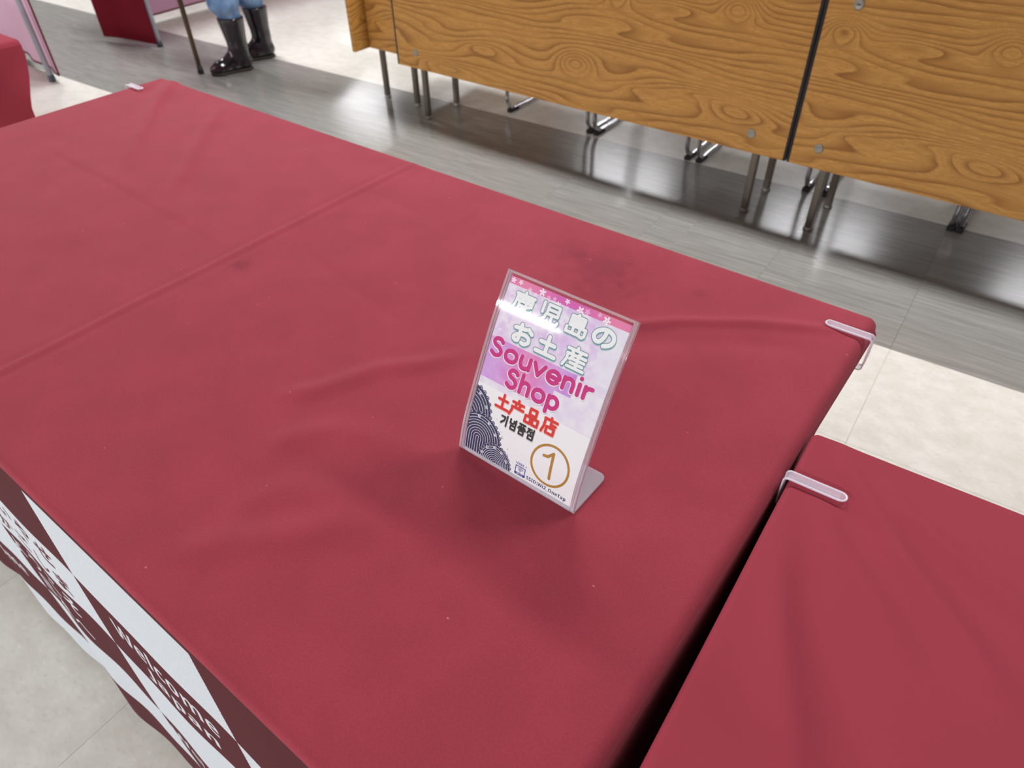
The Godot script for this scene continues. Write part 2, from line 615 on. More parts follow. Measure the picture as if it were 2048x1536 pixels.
	for s in stains:
		var cx: float = (s[0] - x0) / (x1 - x0) * W
		var cy: float = (s[1] - z0) / (z1 - z0) * H
		var rad: float = s[2] / (x1 - x0) * W
		for y in range(maxi(0, int(cy - rad * 1.5)), mini(H, int(cy + rad * 1.5))):
			for x in range(maxi(0, int(cx - rad * 1.5)), mini(W, int(cx + rad * 1.5))):
				var q := Vector2(x - cx, y - cy).length() / rad + 0.45 * sn.get_noise_2d(x, y)
				var a: float = s[3] * (1.0 - smoothstep(0.1, 1.0, q))
				if a > 0.0: im.set_pixel(x, y, im.get_pixel(x, y).lerp(Color8(84, 30, 42), a))
	for k in 46:
		var lx := rng.randi_range(4, W - 5)
		var ly := rng.randi_range(4, H - 5)
		im.set_pixel(lx, ly, Color8(214, 150, 150))
		if k % 3 == 0: im.set_pixel(lx + 1, ly + (k % 2), Color8(205, 140, 142))
	var top_mat := cloth_mat(tex(im), Color.WHITE)
	top_mat.rim_tint = 0.0
	top_mat.rim = 0.12
	var c := thing("tablecloth", Vector3.ZERO, 0.0, "long crimson tablecloth spread under the souvenir sign, with a printed front drop", "tablecloth")
	part(d[0], "top_sheet", top_mat, c)
	var fd := part(d[1], "front_drop", cloth_mat(tex(skirt_image()), Color.WHITE), c)
	fd.set_meta("label", "maroon and white chequered drop with lettering")
	part(d[2], "hanging_sides", M.cloth, c)

func build_side_table() -> void:
	var at := Vector3(-0.0816, 0, -0.679)
	var turn := 0.047
	folding_table("folding_table", at + Vector3(0.006, 0, 0.006), turn, 1.788, 0.888, 0.696, "folding table under the plain red cloth of the neighbouring table")
	var creases := []
	var B := Basis(Vector3.UP, -turn)
	var loc := func(a: Array) -> Array:
		var o := []
		for i in a.size() / 2:
			var v := B * (Vector3(a[2 * i], 0, a[2 * i + 1]) - at)
			o.append(Vector2(v.x, v.z))
		return o
	creases = [
		[loc.call([-0.072, -0.575, -0.058, -0.52, -0.037, -0.466, -0.006, -0.393, 0.036, -0.318, 0.09, -0.20]), 0.020, 0.0075, 1, -0.9],
		[loc.call([-0.06, -0.585, -0.012, -0.529, 0.029, -0.494, 0.10, -0.43]), 0.013, 0.0045, 1, 0.9],
		[loc.call([-0.072, -0.69, -0.03, -0.632, 0.051, -0.546, 0.117, -0.491, 0.19, -0.43]), 0.014, 0.0070, 1, 0.9],
		[loc.call([-0.03, -0.672, 0.034, -0.61, 0.089, -0.582, 0.154, -0.556, 0.30, -0.50]), 0.014, 0.0052, 1, 0.9],
		[loc.call([-0.05, -0.50, 0.0, -0.44, 0.06, -0.36, 0.12, -0.30]), 0.022, -0.0045, 1],
	]
	var broad := noise(51, 3.0, 2)
	var hf := func(x: float, z: float) -> float:
		var edge := smoothstep(0.0, 0.07, x) * smoothstep(0.0, 0.06, z)
		return (crease_height(Vector2(x, z), creases) + 0.0022 * broad.get_noise_2d(x, z)) * (0.3 + 0.7 * edge) + 0.0012
	var wave := func(b: Vector3, n: Vector3, t: float) -> float:
		return t * 0.012 * sin(b.x * 22.0 + b.z * 19.0)
	var d := drape(0.0, 1.80, 0.0, 0.90, 0.70, 0.008, 240, 130, hf, {"front": 0.655, "right": 0.655, "back": 0.655, "left": 0.655}, {"front": 0.03, "right": 0.03, "back": 0.03, "left": -0.02}, wave)  # unseen left drop made full length to keep light out of the gap
	var c := thing("tablecloth", at, turn, "plain crimson tablecloth on the table across the dark gap", "tablecloth")
	part(d[0], "top_sheet", M.cloth, c)
	part(d[1], "front_drop", M.cloth, c)
	part(d[2], "hanging_sides", M.cloth, c)

func build_left_table() -> void:
	# table beyond the far end of the long one: only its corner and end drop show
	var xr := -2.551
	var zb := -0.895
	folding_table("folding_table", Vector3(xr - 1.785, 0, zb + 0.068), 0.0, 1.77, 0.80, 0.694, "folding table under the red cloth beyond the long table's far end")
	var c := thing("tablecloth", Vector3(xr, 0, zb), 0.0, "dark red tablecloth corner hanging beside the pink skirted booth", "tablecloth")
	# local: x to 0 at the right edge, z from 0 (far edge) to 0.88
	var rows := []
	var prof := [Vector2(-1.8, 0.70), Vector2(-1.2, 0.7), Vector2(-0.6, 0.7), Vector2(-0.3, 0.7), Vector2(-0.1, 0.7), Vector2(-0.03, 0.7), Vector2(-0.008, 0.699), Vector2(-0.002, 0.695), Vector2(0.0, 0.688)]
	for k in range(1, 23): prof.append(Vector2(0.0, 0.688 - 0.62 * k / 22.0))
	var cr := noise(61, 4.0, 2)
	var n := prof.size()
	for j in 49:
		var s := float(j) / 48.0
		var row := []
		for i in n:
			var p: Vector2 = prof[i]
			var dn := maxf(0.0, 0.7 - p.y)
			var zin := 0.055 * smoothstep(0.03, 0.20, dn) + 0.03 * smoothstep(0.3, 0.6, dn)
			var z := lerpf(zin, 0.88, s)
			var x := p.x
			if dn > 0.011:
				x += 0.05 * dn * 1.4 + 0.022 * smoothstep(0.0, 0.3, dn) * sin(z * 26.0 + dn * 7.0) - 0.012 * exp(-pow((dn - 0.055) / 0.014, 2.0)) + 0.01 * cr.get_noise_2d(z, dn)
				x -= 0.016 * exp(-pow((z - 0.02 - dn * 0.75) / 0.025, 2.0)) * smoothstep(0.03, 0.1, dn)
			row.append(Vector3(x, p.y, z))
		rows.append(row)
	rows.reverse()
	var tops := []
	var falls := []
	for row in rows:
		tops.append(row.slice(0, 9))
		falls.append(row.slice(8))
	part(sheet(tops, []), "top_sheet", M.cloth, c)
	part(sheet(falls, []), "end_drop", M.cloth, c)
	# short far drop tucked under the board
	var back := []
	for k in 5:
		var a := float(k) / 4.0
		var row := []
		for i in 25:
			row.append(Vector3(-1.8 + 1.79 * i / 24.0, 0.70 - 0.03 * a, 0.0 + 0.01 * a * a))
		back.append(row)
	part(sheet(back, [], true), "tucked_edge", M.cloth, c)
	for e in [[Vector3(-1.8, 0, 0.88), Vector3(-0.01, 0, 0.88)], [Vector3(-1.8, 0, 0.06), Vector3(-1.8, 0, 0.88)], [Vector3(-0.01, 0, 0.06), Vector3(-1.8, 0, 0.06)]]:
		var hang := []
		for k in 9:
			var row := []
			for i in 33:
				var q: Vector3 = e[0].lerp(e[1], i / 32.0)
				q.y = 0.06 + 0.64 * k / 8.0
				row.append(q)
			hang.append(row)
		part(sheet(hang, []), "hanging_side", M.cloth, c)

# ======================================================================
# printed drop of the long table
# ======================================================================
func skirt_image() -> Image:
	var W := 1536
	var H := 576
	var im := Image.create(W, H, false, Image.FORMAT_RGB8)
	var x0 := -1.887
	var wid := 1.8025
	# chequer: columns 0.333 wide with an edge at -0.42, rows of about 0.135
	var ys := [0.685, 0.676, 0.548, 0.428, 0.288, 0.147, 0.03]
	var mar := Color8(80, 22, 30)
	var whi := Color8(203, 209, 215)
	var n := noise(71, 0.3, 2)
	for py in H:
		var y := 0.685 - 0.655 * py / H
		var row := -1
		for k in range(1, 6):
			if y < ys[k] and y >= ys[k + 1]: row = k - 1
		for px in W:
			var x := x0 + wid * px / W
			var col := int(floorf((x + 0.42 + 0.25 * (y - 0.556)) / 0.333))
			var is_w := false
			if row >= 0: is_w = posmod(col + row, 2) == 1
			var f := 1.0 + 0.05 * n.get_noise_2d(px, py)
			var c := whi if is_w else mar
			im.set_pixel(px, py, Color(c.r * f, c.g * f, c.b * f))
	var PX := func(x: float) -> float: return (x - x0) / wid * W
	var PY := func(y: float) -> float: return (0.685 - y) / 0.655 * H
	# lettering, repeated cell by cell
	for k in range(-3, 2):
		var cx: float = -0.42 + 0.333 * k
		if posmod(k, 2) == 1:
			fit_text(im, "Welcome", Vector2(PX.call(cx + 0.075), PY.call(0.493)), 0.033 * H / 0.655, whi, 0.215 * W / wid)
			fit_text(im, "Japan", Vector2(PX.call(cx + 0.130), PY.call(0.450)), 0.027 * H / 0.655, whi, 0.145 * W / wid)
			glyph_row(im, ["yo", "u", "ko", "so"], Vector2(PX.call(cx - 0.333 + 0.03), PY.call(0.415)), Vector2(0.058 * W / wid, 0.050 * H / 0.655), whi, 2.6)
			glyph_row(im, ["ni", "hon", "he"], Vector2(PX.call(cx - 0.333 + 0.08), PY.call(0.352)), Vector2(0.058 * W / wid, 0.048 * H / 0.655), whi, 2.6)
			glyph_row(im, ["o", "ide", "yasu", "se"], Vector2(PX.call(cx - 0.333 + 0.03), PY.call(0.535)), Vector2(0.06 * W / wid, 0.050 * H / 0.655), mar, 2.6)
			glyph_row(im, ["ka", "go", "shi", "ma"], Vector2(PX.call(cx - 0.333 + 0.05), PY.call(0.478)), Vector2(0.058 * W / wid, 0.042 * H / 0.655), mar, 2.4)
			fit_text(im, "Welcome", Vector2(PX.call(cx + 0.075), PY.call(0.225)), 0.033 * H / 0.655, whi, 0.215 * W / wid)
	return im

func fit_text(im: Image, txt: String, at: Vector2, size: float, c: Color, width: float) -> void:
	var probe := Image.create(4, 4, false, Image.FORMAT_RGB8)
	var w := text_on(probe, txt, Vector2.ZERO, size, c, 1.0)
	if w > 0.0: text_on(im, txt, at, size, c, width / w)

# brush-like kana and kanji as strokes in a 0..100 square
var G := {
	"yo": [[[54, 6], [54, 62], [48, 84], [28, 88], [20, 76], [34, 66], [60, 70], [86, 90]], [[54, 28], [84, 26]]],
	"u": [[[36, 6], [62, 16]], [[20, 40], [48, 30], [72, 34], [76, 56], [62, 80], [38, 96]]],
	"ko": [[[24, 16], [54, 20], [76, 16], [66, 30]], [[20, 60], [24, 82], [52, 88], [84, 84]]],
	"so": [[[26, 10], [74, 10], [40, 40], [12, 50], [84, 42], [52, 54], [44, 74], [56, 92], [76, 92]]],
	"ni": [[[22, 8], [78, 8], [78, 92], [22, 92], [22, 8]], [[22, 50], [78, 50]]],
	"hon": [[[10, 28], [90, 28]], [[50, 4], [50, 98]], [[48, 30], [30, 60], [8, 78]], [[52, 30], [70, 60], [94, 78]], [[34, 76], [66, 76]]],
	"he": [[[8, 60], [36, 32], [60, 52], [94, 78]]],
	"ide": [[[20, 20], [24, 66], [40, 80], [46, 66]], [[72, 24], [84, 44], [84, 62]]],
	"yasu": [[[10, 48], [60, 24], [84, 36], [74, 56], [54, 52]], [[46, 8], [54, 28]], [[26, 22], [48, 94]]],
	"se": [[[8, 42], [92, 34]], [[68, 12], [68, 56], [58, 62]], [[30, 20], [32, 74], [48, 88], [84, 86]]],
	"ka": [[[10, 36], [60, 32], [66, 50], [54, 84], [36, 88]], [[40, 8], [32, 58], [14, 90]], [[74, 24], [92, 54]]],
	"go": [[[20, 18], [50, 22], [68, 16], [60, 30]], [[16, 60], [20, 82], [48, 88], [78, 84]], [[76, 6], [82, 16]], [[88, 2], [94, 12]]],
	"shi": [[[30, 6], [28, 70], [44, 90], [66, 84], [84, 62]]],
	"ma": [[[16, 22], [84, 22]], [[20, 44], [80, 44]], [[52, 6], [52, 72], [38, 90], [22, 82], [34, 70], [60, 76], [82, 92]]],
	"deer": [[[50, 1], [50, 14]], [[12, 16], [95, 16]], [[17, 16], [17, 50], [13, 76], [4, 97]], [[27, 31], [90, 31], [90, 48], [27, 48]], [[46, 19], [46, 48]], [[69, 19], [69, 48]], [[32, 56], [32, 93], [54, 85]], [[32, 71], [52, 71]], [[64, 55], [64, 88], [70, 94], [90, 94], [94, 84]], [[90, 60], [65, 72]]],
	"child": [[[18, 5], [18, 54]], [[40, 8], [88, 8], [88, 54], [40, 54], [40, 8]], [[40, 31], [88, 31]], [[36, 58], [34, 74], [24, 87], [6, 96]], [[64, 58], [64, 86], [70, 94], [90, 94], [95, 80]]],
	"isle": [[[50, 0], [44, 10]], [[24, 11], [80, 11], [80, 42], [24, 42]], [[24, 27], [80, 27]], [[24, 11], [24, 57], [94, 57], [94, 88], [86, 97], [76, 95]], [[14, 70], [14, 92], [70, 92], [70, 70]], [[42, 64], [42, 92]]],
	"no": [[[54, 20], [50, 50], [38, 76], [22, 78], [10, 60], [16, 36], [36, 18], [60, 14], [84, 28], [90, 54], [80, 76], [58, 90]]],
	"o": [[[10, 30], [60, 24]], [[36, 8], [36, 76], [30, 88], [16, 84], [14, 72], [30, 58], [60, 50], [82, 60], [84, 78], [68, 92], [54, 90]], [[72, 18], [90, 34]]],
	"earth": [[[18, 40], [82, 40]], [[50, 8], [50, 90]], [[6, 90], [94, 90]]],
	"yield": [[[50, 0], [50, 12]], [[10, 14], [90, 14]], [[30, 19], [36, 30]], [[70, 19], [62, 30]], [[12, 37], [94, 37]], [[15, 37], [15, 64], [4, 96]], [[40, 43], [28, 60]], [[34, 56], [92, 56]], [[62, 43], [62, 94]], [[34, 75], [88, 75]], [[24, 94], [97, 94]]],
	"yield_s": [[[50, 0], [50, 12]], [[12, 17], [88, 17]], [[33, 24], [38, 37]], [[68, 24], [60, 38]], [[12, 46], [92, 46]], [[16, 46], [14, 70], [4, 97]]],
	"goods": [[[28, 6], [72, 6], [72, 42], [28, 42], [28, 6]], [[6, 57], [42, 57], [42, 94], [6, 94], [6, 57]], [[58, 57], [94, 57], [94, 94], [58, 94], [58, 57]]],
	"shop": [[[52, 0], [52, 12]], [[12, 14], [94, 14]], [[15, 14], [15, 60], [4, 96]], [[57, 23], [57, 56]], [[57, 39], [88, 39]], [[34, 57], [84, 57], [84, 93], [34, 93], [34, 57]]],
	"gi": [[[10, 20], [56, 20], [50, 52], [14, 82]], [[82, 4], [82, 97]]],
	"nyeom": [[[12, 8], [12, 44], [50, 44]], [[82, 3], [82, 54]], [[56, 16], [82, 16]], [[56, 33], [82, 33]], [[26, 63], [82, 63], [82, 96], [26, 96], [26, 63]]],
	"pum": [[[14, 5], [86, 5]], [[14, 34], [86, 34]], [[34, 5], [34, 34]], [[66, 5], [66, 34]], [[4, 49], [96, 49]], [[50, 49], [50, 64]], [[24, 66], [78, 66], [78, 97], [24, 97], [24, 66]]],
	"jeom": [[[10, 10], [56, 10]], [[34, 10], [10, 48]], [[33, 26], [57, 48]], [[84, 3], [84, 55]], [[62, 28], [84, 28]], [[28, 64], [85, 64], [85, 97], [28, 97], [28, 64]]],
}
var CURVED := ["yo", "u", "ko", "so", "no", "o", "ide", "yasu", "se", "ka", "go", "shi", "ma", "he"]
# rounded letters, x-height 0..100 from the top of capitals to the baseline; second entry is the advance
var LET := {
	"S": [[[[62, 20], [48, 8], [26, 10], [16, 26], [26, 42], [50, 52], [64, 68], [58, 88], [36, 96], [14, 84]]], 80],
	"o": [[[[42, 38], [20, 46], [12, 67], [20, 88], [42, 96], [64, 88], [72, 67], [64, 46], [42, 38]]], 84],
	"u": [[[[14, 40], [14, 74], [24, 94], [44, 95], [60, 80], [62, 40]], [[62, 40], [62, 94]]], 78],
	"v": [[[[8, 40], [36, 94]], [[36, 94], [64, 40]]], 72],
	"e": [[[[16, 68], [70, 68], [66, 48], [44, 38], [22, 46], [13, 68], [22, 90], [46, 97], [66, 86]]], 82],
	"n": [[[[14, 40], [14, 95]], [[14, 60], [26, 42], [46, 39], [60, 52], [61, 95]]], 77],
	"i": [[[[14, 42], [14, 95]], [[14, 12], [14, 13]]], 30],
	"r": [[[[14, 40], [14, 95]], [[14, 62], [26, 44], [46, 40]]], 54],
	"h": [[[[14, 6], [14, 95]], [[14, 60], [26, 42], [46, 39], [60, 52], [61, 95]]], 77],
	"p": [[[[14, 40], [14, 122]], [[14, 52], [36, 38], [58, 46], [66, 67], [58, 88], [36, 96], [14, 84]]], 80],
}

func strokes_of(src: Array, at: Vector2, sz: Vector2, curved: bool) -> Array:
	var out := []
	for s in src:
		var pts := []
		for p in s: pts.append(at + Vector2(p[0] * sz.x, p[1] * sz.y) * 0.01)
		if curved and pts.size() > 2: pts = smooth_pts(pts, 5)
		out.append(pts)
	return out

func glyph_row(im: Image, names: Array, at: Vector2, cell: Vector2, c: Color, r: float) -> void:
	var all := []
	for k in names.size():
		all.append_array(strokes_of(G[names[k]], at + Vector2(cell.x * k, 0), cell * 0.86, names[k] in CURVED))
	paint(im, all, r, [[0.0, c, Vector2.ZERO, 1.0]])

# layers: [grow, colour, offset, softness]
func paint(im: Image, strokes: Array, r: float, layers: Array) -> void:
	var W := im.get_width()
	var H := im.get_height()
	var lo := Vector2(1e9, 1e9)
	var hi := Vector2(-1e9, -1e9)
	for s in strokes:
		for p in s:
			lo = lo.min(p)
			hi = hi.max(p)
	var pad := r + 8.0
	for l in layers: pad = maxf(pad, r + l[0] + l[2].length() + l[3] + 3.0)
	var x0 := maxi(0, int(lo.x - pad))
	var y0 := maxi(0, int(lo.y - pad))
	var x1 := mini(W - 1, int(hi.x + pad))
	var y1 := mini(H - 1, int(hi.y + pad))
	var w := x1 - x0 + 1
	var h := y1 - y0 + 1
	if w <= 0 or h <= 0: return
	var F := PackedFloat32Array()
	F.resize(w * h)
	F.fill(1e6)
	for s in strokes:
		for k in maxi(s.size() - 1, 1):
			var a: Vector2 = s[k]
			var b: Vector2 = s[mini(k + 1, s.size() - 1)]
			for y in range(maxi(y0, int(minf(a.y, b.y) - pad)), mini(y1, int(maxf(a.y, b.y) + pad)) + 1):
				for x in range(maxi(x0, int(minf(a.x, b.x) - pad)), mini(x1, int(maxf(a.x, b.x) + pad)) + 1):
					var d := seg_dist(Vector2(x, y), a, b)
					var q := (y - y0) * w + x - x0
					if d < F[q]: F[q] = d
	for l in layers:
		var ox := int(round(l[2].x))
		var oy := int(round(l[2].y))
		var rr: float = r + l[0]
		var col: Color = l[1]
		for y in range(y0, y1 + 1):
			var sy := y - oy - y0
			if sy < 0 or sy >= h: continue
			for x in range(x0, x1 + 1):
				var sx := x - ox - x0
				if sx < 0 or sx >= w: continue
				var a := clampf((rr - F[sy * w + sx]) / l[3] + 0.5, 0.0, 1.0) * col.a
				if a > 0.0:
					im.set_pixel(x, y, im.get_pixel(x, y).lerp(Color(col.r, col.g, col.b), a))

# lettering from the font's outlines, filled triangle by triangle; at = baseline start, size = capital height in pixels
func text_on(im: Image, txt: String, at: Vector2, size: float, c: Color, stretch := 1.0, weight := 700) -> float:
	var f := SystemFont.new()
	f.font_names = PackedStringArray(["Droid Sans"])
	f.font_weight = weight
	var tm := TextMesh.new()
	tm.font = f
	tm.text = txt
	tm.font_size = 64
	tm.pixel_size = 1.0 / 46.0
	tm.depth = 0.0
	tm.horizontal_alignment = HORIZONTAL_ALIGNMENT_LEFT
	tm.vertical_alignment = VERTICAL_ALIGNMENT_BOTTOM
	var arr := tm.get_mesh_arrays()
	if arr.is_empty() or arr[Mesh.ARRAY_VERTEX] == null: return 0.0
	var vs: PackedVector3Array = arr[Mesh.ARRAY_VERTEX]
	var ix: PackedInt32Array = arr[Mesh.ARRAY_INDEX] if arr[Mesh.ARRAY_INDEX] != null else PackedInt32Array(range(vs.size()))
	var W := im.get_width()
	var H := im.get_height()
	var cover := {}
	var desc := 0.0
	for v in vs: desc = minf(desc, v.y)
	var basey := desc
	var wmax := 0.0
	# baseline: the lowest point of a letter without a tail
	basey = 0.0 + f.get_descent(64) / 46.0
	for t in ix.size() / 3:
		var p := []
		for k in 3:
			var v := vs[ix[t * 3 + k]]
			p.append(at + Vector2(v.x * size * stretch, -(v.y - basey) * size))
			wmax = maxf(wmax, v.x * size * stretch)
		var area: float = (p[1] - p[0]).cross(p[2] - p[0])
		if absf(area) < 1e-4: continue
		var lox := int(floor(minf(p[0].x, minf(p[1].x, p[2].x))))
		var hix := int(ceil(maxf(p[0].x, maxf(p[1].x, p[2].x))))
		var loy := int(floor(minf(p[0].y, minf(p[1].y, p[2].y))))
		var hiy := int(ceil(maxf(p[0].y, maxf(p[1].y, p[2].y))))
		for y in range(maxi(loy, 0), mini(hiy, H - 1) + 1):
			for x in range(maxi(lox, 0), mini(hix, W - 1) + 1):
				var n := 0
				for sy in 3:
					for sx in 3:
						var q := Vector2(x + (sx + 0.5) / 3.0, y + (sy + 0.5) / 3.0)
						var a0: float = (p[1] - p[0]).cross(q - p[0]) * signf(area)
						var a1: float = (p[2] - p[1]).cross(q - p[1]) * signf(area)
						var a2: float = (p[0] - p[2]).cross(q - p[2]) * signf(area)
						if a0 >= 0 and a1 >= 0 and a2 >= 0: n += 1
				if n:
					var key := y * W + x
					cover[key] = cover.get(key, 0) + n
	for key in cover:
		var x: int = key % W
		var y: int = key / W
		im.set_pixel(x, y, im.get_pixel(x, y).lerp(c, minf(1.0, cover[key] / 9.0)))
	return wmax

# ======================================================================
# the sign
# ======================================================================
const MM := 4.9    # texture pixels to a millimetre

func card_image() -> Image:
	var W := int(148 * MM)
	var H := int(210 * MM)
	var im := Image.create(W, H, false, Image.FORMAT_RGB8)
	var n1 := noise(81, 0.010, 3)
	var n2 := noise(82, 0.03, 3)
	for y in H:
		for x in W:
			var u := x / MM
			var v := y / MM
			var c := Color8(250, 250, 253)
			var wash := clampf(0.5 + 0.9 * n1.get_noise_2d(x, y) + 0.25 * n2.get_noise_2d(x, y), 0, 1)
			if v < 9.0:
				c = Color8(222, 92, 186).lerp(Color8(240, 132, 178), clampf(0.5 + 0.5 * sin(u * 0.055 + 0.4), 0, 1))
			elif v < 70.4:
				var lil := Color8(230, 206, 242).lerp(Color8(243, 238, 250), wash)
				c = lil.lerp(Color8(240, 242, 250), smoothstep(100.0, 148.0, u) * 0.7)
				if u > 60 and u < 125 and v < 60: c = c.lerp(Color8(214, 168, 238), 0.30 * (1.0 - wash))
			elif v < 118.2 and u < 112.0 and not (v > 96.0 and u > 92.0):
				var mid := exp(-pow((u - 54.0) / 26.0, 2.0))
				c = Color8(212, 160, 232).lerp(Color8(233, 128, 192), mid)
				c = c.lerp(Color8(190, 110, 214), 0.6 * smoothstep(88.0, 110.0, u))
				c = c.lerp(Color8(236, 206, 244), 0.35 * wash)
			elif v < 126.0:
				c = Color8(244, 243, 250).lerp(Color8(228, 214, 244), 0.6 * wash)
			im.set_pixel(x, y, c)
	# cherry blossoms of the upper band
	var fl := [[4, 5, 3.6, 0.95], [13.5, 4.5, 3.1, 0.95], [27, 8.5, 3.2, 0.6], [35, 10.5, 3.0, 0.5], [42, 5.2, 4.6, 0.97], [51, 8.2, 3.0, 0.5], [58, 6.8, 2.6, 0.6], [64, 10.5, 3.6, 0.8], [73, 4.2, 3.4, 0.95], [75, 10, 2.4, 0.5], [90, 7.5, 4.8, 0.97], [98, 6.2, 3.8, 0.55], [112, 4.0, 3.0, 0.5], [121, 6.6, 5.0, 0.97], [8, 12, 3.2, 0.5], [20, 12.5, 3.0, 0.45]]
	for b in fl:
		var ph := rng.randf() * TAU
		for k in 5:
			var a := ph + TAU * k / 5.0
			var dir := Vector2(cos(a), sin(a))
			var c0 := Vector2(b[0], b[1]) * MM
			var rr: float = b[2] * MM
			paint(im, [[c0 + dir * rr * 0.32, c0 + dir * rr * 0.70]], rr * 0.22, [[0.0, Color(1, 0.97, 1, b[3]), Vector2.ZERO, 1.2]])
	for k in 34:
		var p := Vector2(rng.randf_range(2, 22), rng.randf_range(14, 62)) * MM
		paint(im, [[p, p + Vector2(rng.randf_range(-6, 6), rng.randf_range(-6, 6))]], rng.randf_range(2.5, 5.5), [[0.0, Color(0.99, 0.96, 1.0, 0.45), Vector2.ZERO, 2.0]])
	# dark blue surf of plain round curls along the lower left corner
	waves(im)
	# headline
	var teal := Color8(66, 124, 130)
	var white := Color8(250, 252, 252)
	var head := [[0.6, Color8(92, 156, 158, 255) * Color(1, 1, 1, 0.8), Vector2(3, 8), 8.0], [3.1, teal, Vector2.ZERO, 1.3], [0.0, white, Vector2.ZERO, 1.2]]
	var l1 := [["deer", 24.5], ["child", 58.0], ["isle", 91.5], ["no", 124.5]]
	for g in l1:
		var sz := Vector2(27.5, 21.5) * MM
		paint(im, strokes_of(G[g[0]], Vector2(g[1], 23.0) * MM - sz * 0.5, sz, g[0] in CURVED), 2.35 * MM, head) if g[0] in ["no"] else paint(im, strokes_of(G[g[0]], Vector2(g[1], 23.0) * MM - sz * 0.5, sz, false), 1.78 * MM, head)
	for g in [["o", 36.0], ["earth", 68.0], ["yield", 103.0]]:
		var sz := Vector2(27, 23) * MM
		paint(im, strokes_of(G[g[0]], Vector2(g[1], 55.2) * MM - sz * 0.5, sz, g[0] in CURVED), (2.35 if g[0] != "yield" else 1.75) * MM, head)
	# rounded pink words
	var pink := [[1.6, Color(0.2, 0.22, 0.3, 0.55), Vector2(1, 5), 4.0], [3.0, white, Vector2(-1, 3), 1.2], [0.0, Color8(206, 26, 130), Vector2.ZERO, 1.2]]
	letters(im, "Souvenir", Vector2(1.5, 69.0), 21.5, 1.18, pink, 133.0)
	letters(im, "Shop", Vector2(31.5, 95.0), 22.0, 1.18, pink, 72.0)
	# red and black lines
	var red := [[1.0, Color(0.93, 0.35, 0.28, 0.55), Vector2(2, 3), 7.0], [0.0, Color8(222, 40, 28), Vector2.ZERO, 1.3]]
	for g in [["earth", 37.4], ["yield_s", 56.8], ["goods", 77.2], ["shop", 99.6]]:
		var sz := Vector2(18.5, 19.0) * MM
		paint(im, strokes_of(G[g[0]], Vector2(g[1], 135.0) * MM - sz * 0.5, sz, false), 1.6 * MM, red)
	var blk := [[0.6, Color(0.3, 0.26, 0.28, 0.5), Vector2(2, 4), 6.0], [0.0, Color8(24, 14, 16), Vector2.ZERO, 1.2]]
	for g in [["gi", 45.2], ["nyeom", 57.2], ["pum", 69.0], ["jeom", 80.8]]:
		var sz := Vector2(10.4, 12.6) * MM
		paint(im, strokes_of(G[g[0]], Vector2(g[1], 154.0) * MM - sz * 0.5, sz, false), 1.02 * MM, blk)
	# circled one
	var ring := []
	for k in 65: ring.append((Vector2(113.6, 176.8) + Vector2(sin(TAU * k / 64.0), cos(TAU * k / 64.0)) * 23.4) * MM)
	var gold := [[0.0, Color8(184, 132, 48), Vector2.ZERO, 1.3]]
	paint(im, [ring], 1.4 * MM, gold)
	paint(im, [[Vector2(103.6, 168.4) * MM, Vector2(108.5, 167.6) * MM, Vector2(114.4, 161.6) * MM], [Vector2(114.4, 161.6) * MM, Vector2(116.4, 191.5) * MM]], 1.7 * MM, gold)
	# wireless badge
	var navy := Color8(46, 58, 140)
	var badge := [[Vector2(73.6, 197.0) * MM, Vector2(86.2, 197.0) * MM, Vector2(86.2, 208.0) * MM, Vector2(73.6, 208.0) * MM, Vector2(73.6, 197.0) * MM]]
	paint(im, badge, 0.5 * MM, [[0.0, navy, Vector2.ZERO, 1.2]])
	paint(im, [[Vector2(74.0, 206.8) * MM, Vector2(85.8, 206.8) * MM]], 1.5 * MM, [[0.0, navy, Vector2.ZERO, 1.2]])
	for k in 3:
		var arc := []
		for q in 13:
			var a := deg_to_rad(-135.0 + 90.0 * q / 12.0)
			arc.append((Vector2(79.9, 203.6) + Vector2(cos(a), sin(a)) * (1.9 + 1.55 * k)) * MM)
		paint(im, [arc], 0.36 * MM, [[0.0, navy, Vector2.ZERO, 1.1]])
	paint(im, [[Vector2(79.9, 203.6) * MM, Vector2(79.9, 203.7) * MM]], 0.6 * MM, [[0.0, navy, Vector2.ZERO, 1.1]])
	text_on(im, "FREE", Vector2(74.4, 195.4) * MM, 2.9 * MM, navy, 1.05)
	text_on(im, "WI-FI", Vector2(75.6, 207.9) * MM, 2.1 * MM, white, 1.1)
	paint(im, [[Vector2(72.6, 192.8) * MM, Vector2(73.5, 194.4) * MM]], 0.3 * MM, [[0.0, navy, Vector2.ZERO, 1.1]])
	paint(im, [[Vector2(87.0, 192.8) * MM, Vector2(86.1, 194.4) * MM]], 0.3 * MM, [[0.0, navy, Vector2.ZERO, 1.1]])
	text_on(im, "SSID:Wi2_OneTap", Vector2(89.0, 207.6) * MM, 4.3 * MM, Color8(36, 44, 96), 1.06, 700)
	return im

func letters(im: Image, word: String, at: Vector2, height: float, r: float, layers: Array, width: float) -> void:
	var total := 0.0
	for ch in word: total += LET[ch][1]
	var sx := width / total
	var x := at.x
	var all := []
	for ch in word:
		all.append_array(strokes_of(LET[ch][0], Vector2(x, at.y) * MM, Vector2(sx * 100.0, height) * MM, ch in ["S", "o", "u", "e", "n", "r", "h", "p"]))
		x += LET[ch][1] * sx
	paint(im, all, 2.4 * MM, layers)

